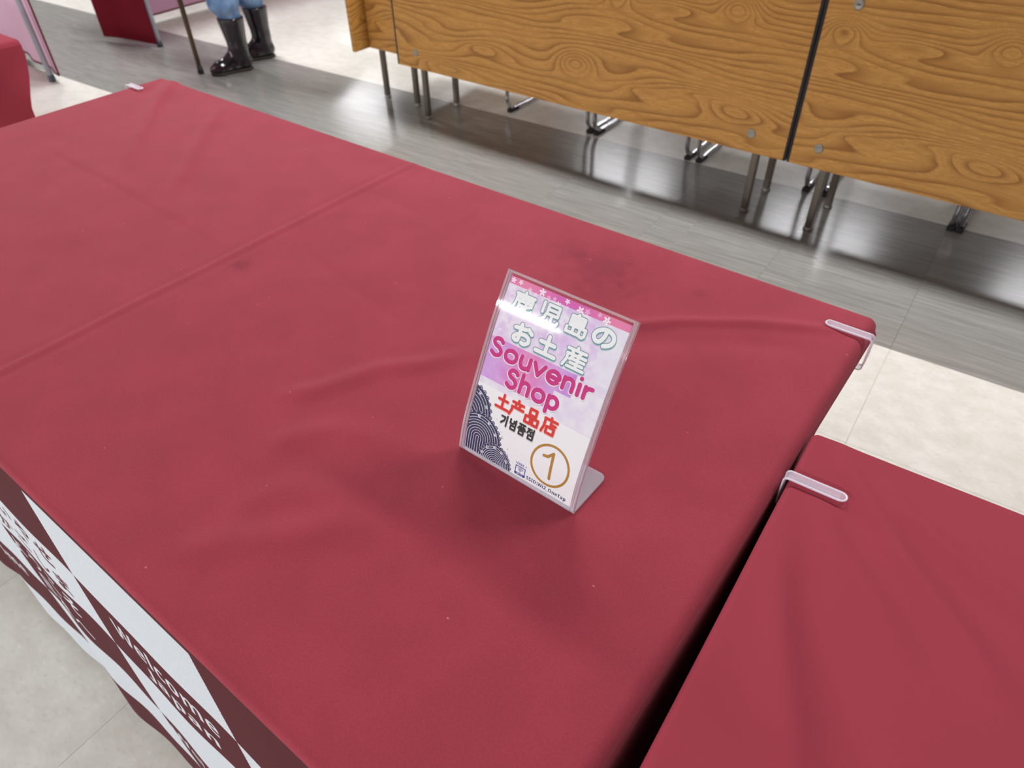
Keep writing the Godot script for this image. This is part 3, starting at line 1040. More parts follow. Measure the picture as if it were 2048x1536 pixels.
func waves(im: Image) -> void:
	var navy := Color8(40, 42, 84)
	var white := Color8(240, 241, 250)
	# three plain humps stepping down to the right, each rimmed with round curls
	var humps := [[Vector2(-6, 168), 38.0, 34.0], [Vector2(16, 190), 30.0, 32.0], [Vector2(44, 212), 24.0, 22.0]]
	for hp in humps:
		var c: Vector2 = hp[0]
		for y in range(int((c.y - hp[1] - 1) * MM), im.get_height()):
			if y < 0: continue
			for x in range(0, int((c.x + hp[2]) * MM)):
				var d := Vector2((x / MM - c.x) / hp[2], (y / MM - c.y) / hp[1])
				if y / MM > c.y: d.y = 0.0
				if d.length() < 1.0: im.set_pixel(x, y, navy)
		for k in range(1, 10):
			var f := 1.0 - 0.105 * k
			var arc := []
			if c.x - hp[2] * f > 0: arc.append(Vector2(c.x - hp[2] * f, 212) * MM)
			for q in 25:
				var a := PI * q / 24.0
				var pt := c + Vector2(-cos(a) * hp[2], -sin(a) * hp[1]) * f
				if pt.x > 0: arc.append(pt * MM)
			arc.append(Vector2(c.x + hp[2] * f, 212) * MM)
			if arc.size() > 2: paint(im, [arc], 0.34 * MM, [[0.0, white, Vector2.ZERO, 1.2]])
		var steps := 15
		for q in steps:
			var a := PI * (0.08 + 0.92 * q / (steps - 1.0))
			var pt := c + Vector2(-cos(a) * hp[2], -sin(a) * hp[1])
			if pt.x > 0.5: curl(im, pt, 2.3, navy, white)
		for q in 11:
			var a := PI * (0.1 + 0.9 * q / 10.0)
			var pt := c + Vector2(-cos(a) * hp[2], -sin(a) * hp[1]) * 0.86
			if pt.x > 0.5 and q % 2 == 0: curl(im, pt, 1.9, white, navy)
	for k in 26:
		var p := Vector2(rng.randf_range(4, 62), 0)
		p.y = 122 + p.x * 1.05 + rng.randf_range(-2, 12)
		paint(im, [[p * MM, p * MM + Vector2(0.5, 0.5)]], rng.randf_range(0.18, 0.45) * MM, [[0.0, navy, Vector2.ZERO, 1.1]])

func curl(im: Image, p: Vector2, r: float, a: Color, b: Color) -> void:
	paint(im, [[p * MM, p * MM + Vector2(0.4, 0.4)]], r * MM, [[0.0, a, Vector2.ZERO, 1.2]])
	var arc := []
	for k in 9:
		var t := deg_to_rad(-160.0 + 235.0 * k / 8.0)
		arc.append((p + Vector2(cos(t), sin(t)) * r * 0.5) * MM)
	paint(im, [arc], 0.26 * MM, [[0.0, b, Vector2.ZERO, 1.1]])

# profile of the leaning card holder, (z, y) from its lower front edge
func holder_profile() -> Array:
	return smooth_pts([Vector2(0.0, 0.003), Vector2(-0.0045, 0.02), Vector2(-0.0125, 0.042), Vector2(-0.033, 0.084), Vector2(-0.065, 0.143), Vector2(-0.0975, 0.193)], 14)

func build_sign() -> void:
	var at := Vector3(-0.3205, 0.7018, -0.4075)
	var h := thing("sign_holder", at, -0.018, "clear acrylic slant-back sign holder standing on the long red table", "sign holder")
	var prof := holder_profile()
	var n := prof.size()
	var nor := []
	for i in n:
		var t: Vector2 = (prof[mini(i + 1, n - 1)] - prof[maxi(i - 1, 0)]).normalized()
		nor.append(Vector2(t.y, -t.x))   # towards +z, up
	var hw := 0.0800
	var slab := func(xa: float, xb: float, i0: int, i1: int, fa: float, fb: float) -> ArrayMesh:
		var st := new_st()
		st.set_smooth_group(-1)
		var P := func(i: int, x: float, f: float) -> Vector3:
			return Vector3(x, prof[i].y + nor[i].y * f, prof[i].x + nor[i].x * f)
		for i in range(i0, i1):
			st.set_smooth_group(1)
			quad(st, P.call(i, xa, fb), P.call(i, xb, fb), P.call(i + 1, xb, fb), P.call(i + 1, xa, fb))
			st.set_smooth_group(2)
			quad(st, P.call(i, xb, fa), P.call(i, xa, fa), P.call(i + 1, xa, fa), P.call(i + 1, xb, fa))
			st.set_smooth_group(3)
			quad(st, P.call(i, xb, fb), P.call(i, xb, fa), P.call(i + 1, xb, fa), P.call(i + 1, xb, fb))
			st.set_smooth_group(4)
			quad(st, P.call(i, xa, fa), P.call(i, xa, fb), P.call(i + 1, xa, fb), P.call(i + 1, xa, fa))
		st.set_smooth_group(-1)
		quad(st, P.call(i1, xa, fb), P.call(i1, xb, fb), P.call(i1, xb, fa), P.call(i1, xa, fa))
		quad(st, P.call(i0, xa, fa), P.call(i0, xb, fa), P.call(i0, xb, fb), P.call(i0, xa, fb))
		return done(st)
	# one thin clear face in front of the card
	var rows := []
	for i in n:
		rows.append([Vector3(-hw + 0.004, prof[i].y + nor[i].y * 0.0016, prof[i].x + nor[i].x * 0.0016), Vector3(hw - 0.004, prof[i].y + nor[i].y * 0.0016, prof[i].x + nor[i].x * 0.0016)])
	part(sheet(rows, []), "front_pane", M.pane, h)
	for s in [-1, 1]:
		var xa: float = minf(s * hw, s * (hw - 0.0028))
		var xb: float = maxf(s * hw, s * (hw - 0.0028))
		part(slab.call(xa, xb, 0, n - 1, -0.0022, 0.0022), "side_rim", M.clear_edge, h)
		var xc: float = minf(s * (hw - 0.0034), s * (hw - 0.0052))
		var xd: float = maxf(s * (hw - 0.0034), s * (hw - 0.0052))
		part(slab.call(xc, xd, 0, n - 1, -0.0018, 0.0014), "inner_rim", M.clear_edge, h)
	part(slab.call(-hw + 0.003, hw - 0.003, n - 2, n - 1, -0.0022, 0.0022), "top_rim", M.clear_edge, h)
	part(slab.call(-hw + 0.003, hw - 0.003, 0, 1, -0.0022, 0.0022), "bottom_rim", M.clear_edge, h)
	# flat foot running back along the table
	var st := new_st()
	var out := []
	for c in [[-hw, 0.0], [hw, 0.0], [hw, -0.058], [hw - 0.002, -0.062], [hw - 0.006, -0.064], [-hw + 0.006, -0.064], [-hw + 0.002, -0.062], [-hw, -0.058]]:
		out.append(Vector2(c[0], c[1]))
	st.set_smooth_group(-1)
	for i in out.size():
		var a: Vector2 = out[i]
		var b: Vector2 = out[(i + 1) % out.size()]
		quad(st, Vector3(a.x, 0, a.y), Vector3(b.x, 0, b.y), Vector3(b.x, 0.0024, b.y), Vector3(a.x, 0.0024, a.y))
		tri(st, Vector3(0, 0.0024, -0.03), Vector3(a.x, 0.0024, a.y), Vector3(b.x, 0.0024, b.y))
		tri(st, Vector3(0, 0, -0.03), Vector3(b.x, 0, b.y), Vector3(a.x, 0, a.y))
	part(done(st), "foot", M.clear_edge, h)
	# the printed card itself, a thin sheet with two faces
	var card := MeshInstance3D.new()
	card.name = numbered("sign_card")
	var st2 := new_st()
	var total := 0.0
	for i in n - 1: total += prof[i].distance_to(prof[i + 1])
	var pw := 0.074
	var start := 0.0045
	var length := 0.2060
	for face in 2:
		st2.set_smooth_group(face + 1)
		var f := 0.0004 if face == 0 else -0.0004
		var s := 0.0
		var pts := []
		for i in n:
			if i > 0: s += prof[i].distance_to(prof[i - 1])
			if s >= start - 0.0015 and s <= start + length + 0.001:
				pts.append([Vector2(prof[i].x + nor[i].x * f, prof[i].y + nor[i].y * f), clampf(1.0 - (s - start) / length, 0.0, 1.0)])
		for i in pts.size() - 1:
			var a := Vector3(-pw, pts[i][0].y, pts[i][0].x)
			var b := Vector3(pw, pts[i][0].y, pts[i][0].x)
			var c := Vector3(pw, pts[i + 1][0].y, pts[i + 1][0].x)
			var d := Vector3(-pw, pts[i + 1][0].y, pts[i + 1][0].x)
			var ua := Vector2(0, pts[i][1])
			var ub := Vector2(1, pts[i][1])
			var uc := Vector2(1, pts[i + 1][1])
			var ud := Vector2(0, pts[i + 1][1])
			var seq := [[a, ua], [c, uc], [b, ub], [a, ua], [d, ud], [c, uc]] if face == 0 else [[a, ua], [b, ub], [c, uc], [a, ua], [c, uc], [d, ud]]
			for e in seq:
				st2.set_uv(e[1])
				st2.add_vertex(e[0])
	card.mesh = done(st2)
	var cm := mat(Color.WHITE, 0.6)
	cm.albedo_texture = tex(card_image())
	cm.texture_repeat = false
	card.material_override = cm
	card.position = at
	card.rotation.y = -0.018
	add_child(card)
	tag(card, "printed shop card with white, pink, red and black lettering and a circled one", "sign")

# ======================================================================
# cloth clips
# ======================================================================
func clip(at: Vector3, turn: float, label: String, drop := 0.042) -> void:
	# local: arm along -x on top of the cloth, spine at x = 0 going down, lower arm back beneath the board
	var o := thing("tablecloth_clip", at, turn, label, "clip")
	var w := 0.0062
	var th := 0.0022
	var path := [Vector2(-0.056, 0.0014), Vector2(-0.03, 0.0012), Vector2(-0.004, 0.0014)]
	for k in range(1, 6):
		var a := PI / 2 * k / 5.0
		path.append(Vector2(-0.003 + 0.0045 * sin(a), -0.003 + 0.0045 * cos(a)))
	path.append(Vector2(0.0016, -drop * 0.55))
	path.append(Vector2(0.0010, -drop + 0.004))
	for k in range(1, 6):
		var a := PI / 2 * k / 5.0
		path.append(Vector2(-0.003 + 0.004 * cos(a), -drop + 0.004 - 0.004 * sin(a)))
	path.append(Vector2(-0.02, -drop + 0.0015))
	path.append(Vector2(-0.042, -drop + 0.006))
	var n := path.size()
	var st := new_st()
	st.set_smooth_group(-1)
	var F := []
	for i in n:
		var t: Vector2 = (path[mini(i + 1, n - 1)] - path[maxi(i - 1, 0)]).normalized()
		F.append(Vector2(-t.y, t.x))
	for i in n - 1:
		var p: Vector2 = path[i]
		var q: Vector2 = path[i + 1]
		var po: Vector2 = p + F[i] * th * 0.5
		var pi_: Vector2 = p - F[i] * th * 0.5
		var qo: Vector2 = q + F[i + 1] * th * 0.5
		var qi: Vector2 = q - F[i + 1] * th * 0.5
		quad(st, Vector3(po.x, po.y, w), Vector3(qo.x, qo.y, w), Vector3(qo.x, qo.y, -w), Vector3(po.x, po.y, -w))
		quad(st, Vector3(pi_.x, pi_.y, -w), Vector3(qi.x, qi.y, -w), Vector3(qi.x, qi.y, w), Vector3(pi_.x, pi_.y, w))
	# rounded tongue of the upper arm
	var c := Vector3(-0.056, 0.0014 + th * 0.5, 0)
	for k in 10:
		var a := PI / 2 + PI * k / 10.0
		var b := PI / 2 + PI * (k + 1) / 10.0
		tri(st, c, c + Vector3(cos(b) * w, 0, -sin(b) * w), c + Vector3(cos(a) * w, 0, -sin(a) * w))
	part(done(st), "strap", M.clip, o)
	# raised rim all round
	var rim := []
	for i in range(n - 1, -1, -1): rim.append(Vector3(path[i].x + F[i].x * th * 0.5, path[i].y + F[i].y * th * 0.5, w))
	for k in range(1, 10):
		var a := PI / 2 + PI * k / 10.0
		rim.append(Vector3(-0.056 + cos(a) * w, 0.0014 + th * 0.5, sin(a) * w))
	for i in n: rim.append(Vector3(path[i].x + F[i].x * th * 0.5, path[i].y + F[i].y * th * 0.5, -w))
	rim.append(rim[0])
	part(tube_mesh(rim, 0.00115, 8), "rim", M.clip_rim, o)

func build_clips() -> void:
	clip(Vector3(-0.0805, 0.7032, -0.894), 0.0, "clear plastic clip on the long table's cloth beside the grey floor band", 0.05)
	clip(Vector3(-1.891, 0.7035, -0.864), PI, "clear plastic clip at the long table's far end near the pink booth")
	clip(Vector3(-0.0795, 0.7032, -0.590), PI + 0.047, "clear plastic clip on the plain red cloth beside the dark gap")

# ======================================================================
# wood-fronted counters
# ======================================================================
func wood_image(sd: int) -> Image:
	var W := 1400
	var H := 470
	var im := Image.create(W, H, false, Image.FORMAT_RGB8)
	var n1 := noise(sd, 0.0030, 2)
	var n2 := noise(sd + 1, 0.012, 2)
	var nf := noise(sd + 2, 0.25, 2)
	var nt := noise(sd + 3, 0.006, 2)
	var knots := []
	var r2 := RandomNumberGenerator.new()
	r2.seed = sd * 7 + 1
	# eyes and long cathedral figures of the laminate print, which repeats along the board
	knots = [[1207.0, 114.0, 46.0, 32.0, 4.6], [867.0, 128.0, 42.0, 28.0, 4.4], [1022.0, 142.0, 84.0, 18.0, 2.0], [740.0, 332.0, 62.0, 34.0, 4.6], [1125.0, 343.0, 120.0, 20.0, 2.4], [1245.0, 366.0, 90.0, 30.0, 3.4],
		[379.0, 349.0, 70.0, 16.0, 1.7], [200.0, 437.0, 130.0, 20.0, 2.2], [976.0, 368.0, 96.0, 20.0, 2.2], [520.0, 110.0, 170.0, 32.0, 2.8], [330.0, 205.0, 240.0, 24.0, -1.5], [900.0, 235.0, 260.0, 22.0, -1.7], [90.0, 120.0, 90.0, 30.0, 3.0]]
	for y in H:
		for x in W:
			var g := y * 0.046 + 3.0 * n1.get_noise_2d(x * 0.42, y * 1.0) + 0.40 * n2.get_noise_2d(x * 0.25, y * 1.4)
			for k in knots:
				var dx: float = (x - k[0]) / k[2]
				var dy: float = (y - k[1]) / k[3]
				var q := dx * dx + dy * dy
				if q < 9.0: g += k[4] * exp(-q)
			var fr := g - floorf(g)
			var v := pow(fr, 2.6)
			if fr > 0.92: v *= (1.0 - fr) / 0.08
			var fine := nf.get_noise_2d(x * 0.05, y * 1.8)
			v *= clampf(0.80 + 0.7 * nt.get_noise_2d(x * 0.5, y * 2.2), 0.4, 1.0)
			var g3 := g * 3.3 + 0.7 * fine
			var f3 := g3 - floorf(g3)
			v = maxf(v, 0.34 * f3 * f3 * f3)
			var c := Color8(212, 162, 86).lerp(Color8(116, 72, 28), clampf(v * 0.95, 0, 1))
			c = c.lerp(Color8(170, 118, 54), clampf(0.20 + 0.6 * fine, 0, 0.5))
			im.set_pixel(x, y, c)
	return im

# panel with UVs on its faces
func panel_mesh(w: float, h: float, d: float, uv0: Vector2, uv1: Vector2) -> ArrayMesh:
	var st := new_st()
	st.set_smooth_group(-1)
	var b := 0.0015
	var hx := w / 2
	var hy := h / 2
	var hz := d / 2
	var UV := func(v: Vector3) -> Vector2: return Vector2(lerpf(uv0.x, uv1.x, (v.x + hx) / w), lerpf(uv0.y, uv1.y, (hy - v.y) / h))
	var q := func(p: Array) -> void:
		for i in [0, 2, 1, 0, 3, 2]:
			st.set_uv(UV.call(p[i]))
			st.add_vertex(p[i])
	var f := [Vector3(-hx + b, -hy + b, hz), Vector3(hx - b, -hy + b, hz), Vector3(hx - b, hy - b, hz), Vector3(-hx + b, hy - b, hz)]
	var m := [Vector3(-hx, -hy, hz - b), Vector3(hx, -hy, hz - b), Vector3(hx, hy, hz - b), Vector3(-hx, hy, hz - b)]
	var k := [Vector3(-hx, -hy, -hz), Vector3(hx, -hy, -hz), Vector3(hx, hy, -hz), Vector3(-hx, hy, -hz)]
	q.call(f)
	for i in 4:
		var j := (i + 1) % 4
		q.call([m[i], m[j], f[j], f[i]])
		q.call([k[i], k[j], m[j], m[i]])
	q.call([k[1], k[0], k[3], k[2]])
	return done(st)

func square_leg(at: Vector3, top: float, parent: Node) -> void:
	part(box_mesh(Vector3(0.025, top - 0.012, 0.025), 0.003), "leg", M.steel, parent, at + Vector3(0, 0.012 + (top - 0.012) / 2, 0))
	part(lathe_mesh([Vector2(0.0, 0.0), Vector2(0.016, 0.0), Vector2(0.018, 0.004), Vector2(0.014, 0.012), Vector2(0.0, 0.012)], 14), "foot_glide", M.bolt, parent, at)

func bolt_mesh() -> ArrayMesh:
	var st := new_st()
	st.set_smooth_group(1)
	var prof := [Vector2(0.0001, 0.0032), Vector2(0.009, 0.0034), Vector2(0.0105, 0.0042), Vector2(0.0135, 0.0038), Vector2(0.0155, 0.0018), Vector2(0.0158, -0.001)]
	for i in prof.size() - 1:
		for k in 20:
			var a := TAU * k / 20.0
			var b := TAU * (k + 1) / 20.0
			var p: Vector2 = prof[i]
			var q: Vector2 = prof[i + 1]
			quad(st, Vector3(q.x * cos(a), q.x * sin(a), q.y), Vector3(q.x * cos(b), q.x * sin(b), q.y), Vector3(p.x * cos(b), p.x * sin(b), p.y), Vector3(p.x * cos(a), p.x * sin(a), p.y))
	return done(st)

func build_counters() -> void:
	var wt := tex(wood_image(5))
	var wood := mat(Color.WHITE, 0.42)
	wood.albedo_texture = wt
	wood.metallic_specular = 0.45
	M.wood = wood
	var bolt := bolt_mesh()
	var top_y := 0.84
	var bot := 0.242
	var specs := [[-2.549, -0.690, Vector2(0.0, 0.0), Vector2(1.0, 1.0), "wood-fronted counter table beside the one turned end-on"], [-0.680, 1.17, Vector2(0.58, 0.0), Vector2(1.58, 1.0), "wood-fronted counter table with the key-slot disc, next to the dark joint"]]
	for k in 2:
		var s: Array = specs[k]
		var w: float = s[1] - s[0]
		var t := thing("counter_table", Vector3(s[0], 0, -2.43), 0.0, s[4], "table", "")
		for ex in [0.002, w - 0.002]:  # black strips on both ends stand in for the shade inside the joint
			part(box_mesh(Vector3(0.010, top_y - bot - 0.001, 0.0235), 0.0008), "gap_shade_strip", M.rubber, t, Vector3(ex, (top_y + bot) / 2, -0.0115))
		part(panel_mesh(w, top_y - bot, 0.022, s[2], s[3]), "front_panel", wood, t, Vector3(w / 2, (top_y + bot) / 2, -0.011))
		part(box_mesh(Vector3(w - 0.02, 0.03, 0.43), 0.004), "tabletop", wood, t, Vector3(w / 2, 0.70, -0.245))
		for lx in [0.120, w - 0.115]:
			square_leg(Vector3(lx, 0, -0.045), 0.685, t)
			square_leg(Vector3(lx, 0, -0.255), 0.685, t)
			part(box_mesh(Vector3(0.018, 0.025, 0.185), 0.002), "cross_rail", M.steel, t, Vector3(lx, 0.62, -0.15))
		for bx in [[0.120, 0.312], [w - 0.133, 0.309], [0.120, 0.748], [w - 0.133, 0.748]]:
			var bo := part(bolt, "bolt_cover", M.bolt, t, Vector3(bx[0] if k == 0 else (0.093 if bx[0] < 0.5 else bx[0]), bx[1], 0.0))
			if k == 1 and bx[1] > 0.5 and bx[0] < 0.5:
				part(box_mesh(Vector3(0.010, 0.0025, 0.002), 0.0005), "key_slot", M.rubber, bo, Vector3(0, 0, 0.0036))
	# the third one, turned end-on behind the left end
	var t3 := thing("counter_table", Vector3(-2.85, 0, -2.44), 0.0, "counter table turned end-on with dark inner wood boards and a thin leg", "table", "")
	var side := part(panel_mesh(1.80, top_y - bot, 0.022, Vector2(0.2, 0), Vector2(1.5, 1)), "front_panel", wood, t3, Vector3(-0.011, (top_y + bot) / 2, -0.90))
	side.rotation.y = PI / 2
	part(panel_mesh(0.245, top_y - bot, 0.018, Vector2(0.62, 0), Vector2(0.80, 1)), "end_panel", wood, t3, Vector3(0.1245, (top_y + bot) / 2, -0.104))
	part(box_mesh(Vector3(0.27, 0.03, 1.66), 0.004), "tabletop", wood, t3, Vector3(0.137, 0.70, -0.945))
	for lz in [-0.128, -1.68]:
		square_leg(Vector3(0.050, 0, lz), 0.685, t3)
		square_leg(Vector3(0.262, 0, lz), 0.685, t3)

func build_chairs() -> void:
	var seat_mat := mat(Color8(86, 52, 66), 0.8)
	var c0: Node3D = null
	for x in [-1.920, -1.420, -0.905, -0.375, 0.115]:
		if c0 == null:
			c0 = thing("sled_chair", Vector3(x, 0, -2.745), 0.0, "chrome sled-base chair with plum upholstery behind the counter tables", "chair", "chairs behind the counters")
			for s in [-1, 1]:
				var px: float = s * 0.231
				var pts := smooth_pts([Vector3(px, 0.43, -0.03), Vector3(px, 0.30, -0.015), Vector3(px, 0.10, 0.0), Vector3(px, 0.045, -0.008), Vector3(px, 0.016, -0.04), Vector3(px, 0.014, -0.10), Vector3(px, 0.014, -0.40), Vector3(px, 0.020, -0.455), Vector3(px, 0.06, -0.48), Vector3(px, 0.43, -0.43), Vector3(px, 0.80, -0.50)], 5)
				part(tube_mesh(pts, 0.0095, 10), "side_frame", M.chrome, c0)
				part(box_mesh(Vector3(0.026, 0.018, 0.07), 0.003), "glide", M.rubber, c0, Vector3(px, 0.009, -0.045))
				part(box_mesh(Vector3(0.026, 0.014, 0.05), 0.003), "glide", M.rubber, c0, Vector3(px, 0.007, -0.43))
			part(tube_mesh([Vector3(-0.231, 0.40, -0.03), Vector3(0.231, 0.40, -0.03)], 0.008, 8), "cross_bar", M.chrome, c0)
			var seat := box_mesh(Vector3(0.45, 0.055, 0.43), 0.02)
			part(seat, "seat", seat_mat, c0, Vector3(0, 0.445, -0.235))
			var bk := part(box_mesh(Vector3(0.44, 0.34, 0.04), 0.016), "backrest", seat_mat, c0, Vector3(0, 0.66, -0.465))
			bk.rotation.x = -0.19
		else:
			var c: Node3D = c0.duplicate()
			c.name = numbered("sled_chair")
			add_child(c)
			c.position = Vector3(x, 0, -2.745)

# ======================================================================
# skirted booths on the far left
# ======================================================================
func hanging(x0: float, x1: float, y0: float, y1: float, amp: float, freq: float, ph: float) -> ArrayMesh:
	var rows := []
	var uvs := []
	for j in 13:
		var t := j / 12.0
		var row := []
		var ur := []
		for i in 41:
			var u := i / 40.0
			var x := lerpf(x0, x1, u)
			row.append(Vector3(x, lerpf(y0, y1, t) + 0.006 * (1.0 - t) * sin(u * 5.0 + ph), amp * (1.0 - t * 0.7) * sin(x * freq + ph)))
			ur.append(Vector2(u, 1.0 - t))
		rows.append(row)
		uvs.append(ur)
	return sheet(rows, uvs)

func hem_strip(x0: float, x1: float, y0: float, amp: float, freq: float, ph: float) -> ArrayMesh:
	var pts := []
	for i in 41:
		var u := i / 40.0
		var x := lerpf(x0, x1, u)
		pts.append(Vector3(x, y0 + 0.006 * sin(u * 5.0 + ph), amp * sin(x * freq + ph)))
	return tube_mesh(pts, 0.0055, 6)

func build_booths() -> void:
	var pink := cloth_mat(null, Color8(222, 184, 204))
	pink.backlight_enabled = true
	pink.backlight = Color(0.40, 0.31, 0.37)
	var booth_red := cloth_mat(null, Color8(122, 30, 42))
	var hem := cloth_mat(null, Color8(96, 44, 48))
	# booth with the pink skirt whose back faces us
	var b := thing("booth_table", Vector3(-4.53, 0, -1.685), -0.13, "booth table with a pink brown-hemmed skirt and a silver leg", "table")
	part(box_mesh(Vector3(1.75, 0.03, 0.45), 0.004), "tabletop", M.board, b, Vector3(-0.82, 0.685, 0.215))
	part(box_mesh(Vector3(1.77, 0.006, 0.47), 0.0025), "cover_cloth", pink, b, Vector3(-0.82, 0.703, 0.215))
	for lx in [0.0, -1.62]:
		part(tube_mesh([Vector3(lx, 0.02, 0.016), Vector3(lx, 0.67, 0.016)], 0.0145, 12), "leg", M.silver, b)
		part(lathe_mesh([Vector2(0, 0), Vector2(0.017, 0), Vector2(0.0185, 0.01), Vector2(0.017, 0.035), Vector2(0.0, 0.036)], 14), "foot_cap", mat(Color8(88, 96, 104), 0.6), b, Vector3(lx, 0, 0.016))
	part(tube_mesh([Vector3(-1.62, 0.02, 0.40), Vector3(-1.62, 0.67, 0.40)], 0.0145, 12), "leg", M.silver, b)
	var sk := part(hanging(-1.70, 0.072, 0.045, 0.70, 0.012, 17.0, 0.8), "skirt", pink, b, Vector3(0, 0, -0.020))
	part(hem_strip(-1.70, 0.072, 0.045, 0.012, 17.0, 0.8), "hem", hem, sk)
	part(tube_mesh([Vector3(0.072, 0.045, 0.012 * sin(0.072 * 17.0 + 0.8)), Vector3(0.072, 0.70, 0.004)], 0.0055, 6), "hem", hem, sk)
	# booth with the red end and a pink front seen from behind
	var c := thing("booth_table", Vector3(-4.615, 0, -2.388), 0.0, "booth table with a dark red end skirt and grey leg", "table")
	part(box_mesh(Vector3(0.55, 0.03, 1.80), 0.004), "tabletop", M.board, c, Vector3(-0.27, 0.685, -0.88))
	part(box_mesh(Vector3(0.57, 0.006, 1.82), 0.0025), "cover_cloth", booth_red, c, Vector3(-0.27, 0.703, -0.88))
	for lz in [0.0, -1.70]:
		part(tube_mesh([Vector3(0, 0.02, lz), Vector3(0, 0.67, lz)], 0.0145, 12), "leg", M.silver, c)
		part(lathe_mesh([Vector2(0, 0), Vector2(0.017, 0), Vector2(0.0185, 0.01), Vector2(0.017, 0.035), Vector2(0.0, 0.036)], 14), "foot_cap", mat(Color8(70, 80, 84), 0.6), c, Vector3(0, 0, lz))
	var rs := part(hanging(-0.42, 0.022, 0.022, 0.70, 0.006, 14.0, 0.3), "end_skirt", booth_red, c, Vector3(-0.012, 0, 0.022))
	rs.rotation.y = 0.25
	var pim := Image.create(512, 192, false, Image.FORMAT_RGB8)
	pim.fill(Color8(190, 148, 172))
	for k in 4:
		var cx := 60.0 + 128.0 * k
		var petal := []
		for q in 5:
			var a := TAU * q / 5.0 + 0.3
			petal.append([Vector2(cx, 138), Vector2(cx, 138) + Vector2(cos(a) * 0.7, sin(a) * 1.0) * 22.0])
		paint(pim, petal, 11.0, [[0.0, Color8(236, 226, 236), Vector2.ZERO, 1.5]])
		paint(pim, [smooth_pts([Vector2(cx - 8, 122), Vector2(cx + 6, 126), Vector2(cx + 8, 142), Vector2(cx, 154)], 5)], 2.6, [[0.0, Color8(190, 140, 164), Vector2.ZERO, 1.2]])
	var pm := cloth_mat(tex(pim), Color.WHITE)
	pm.backlight_enabled = true
	pm.backlight = Color(0.3, 0.24, 0.28)
	var ps := part(hanging(-1.75, 0.10, 0.05, 0.70, 0.006, 9.0, 0.0), "front_skirt", pm, c, Vector3(-0.545, 0, -0.10))
	ps.rotation.y = -PI / 2
	part(hem_strip(-1.75, 0.10, 0.05, 0.006, 9.0, 0.0), "hem", hem, ps)

# ======================================================================
# person with a walking stick
# ======================================================================
func smin(a: float, b: float, k: float) -> float:
	var h := clampf(0.5 + 0.5 * (b - a) / k, 0.0, 1.0)
	return lerpf(b, a, h) - k * h * (1.0 - h)

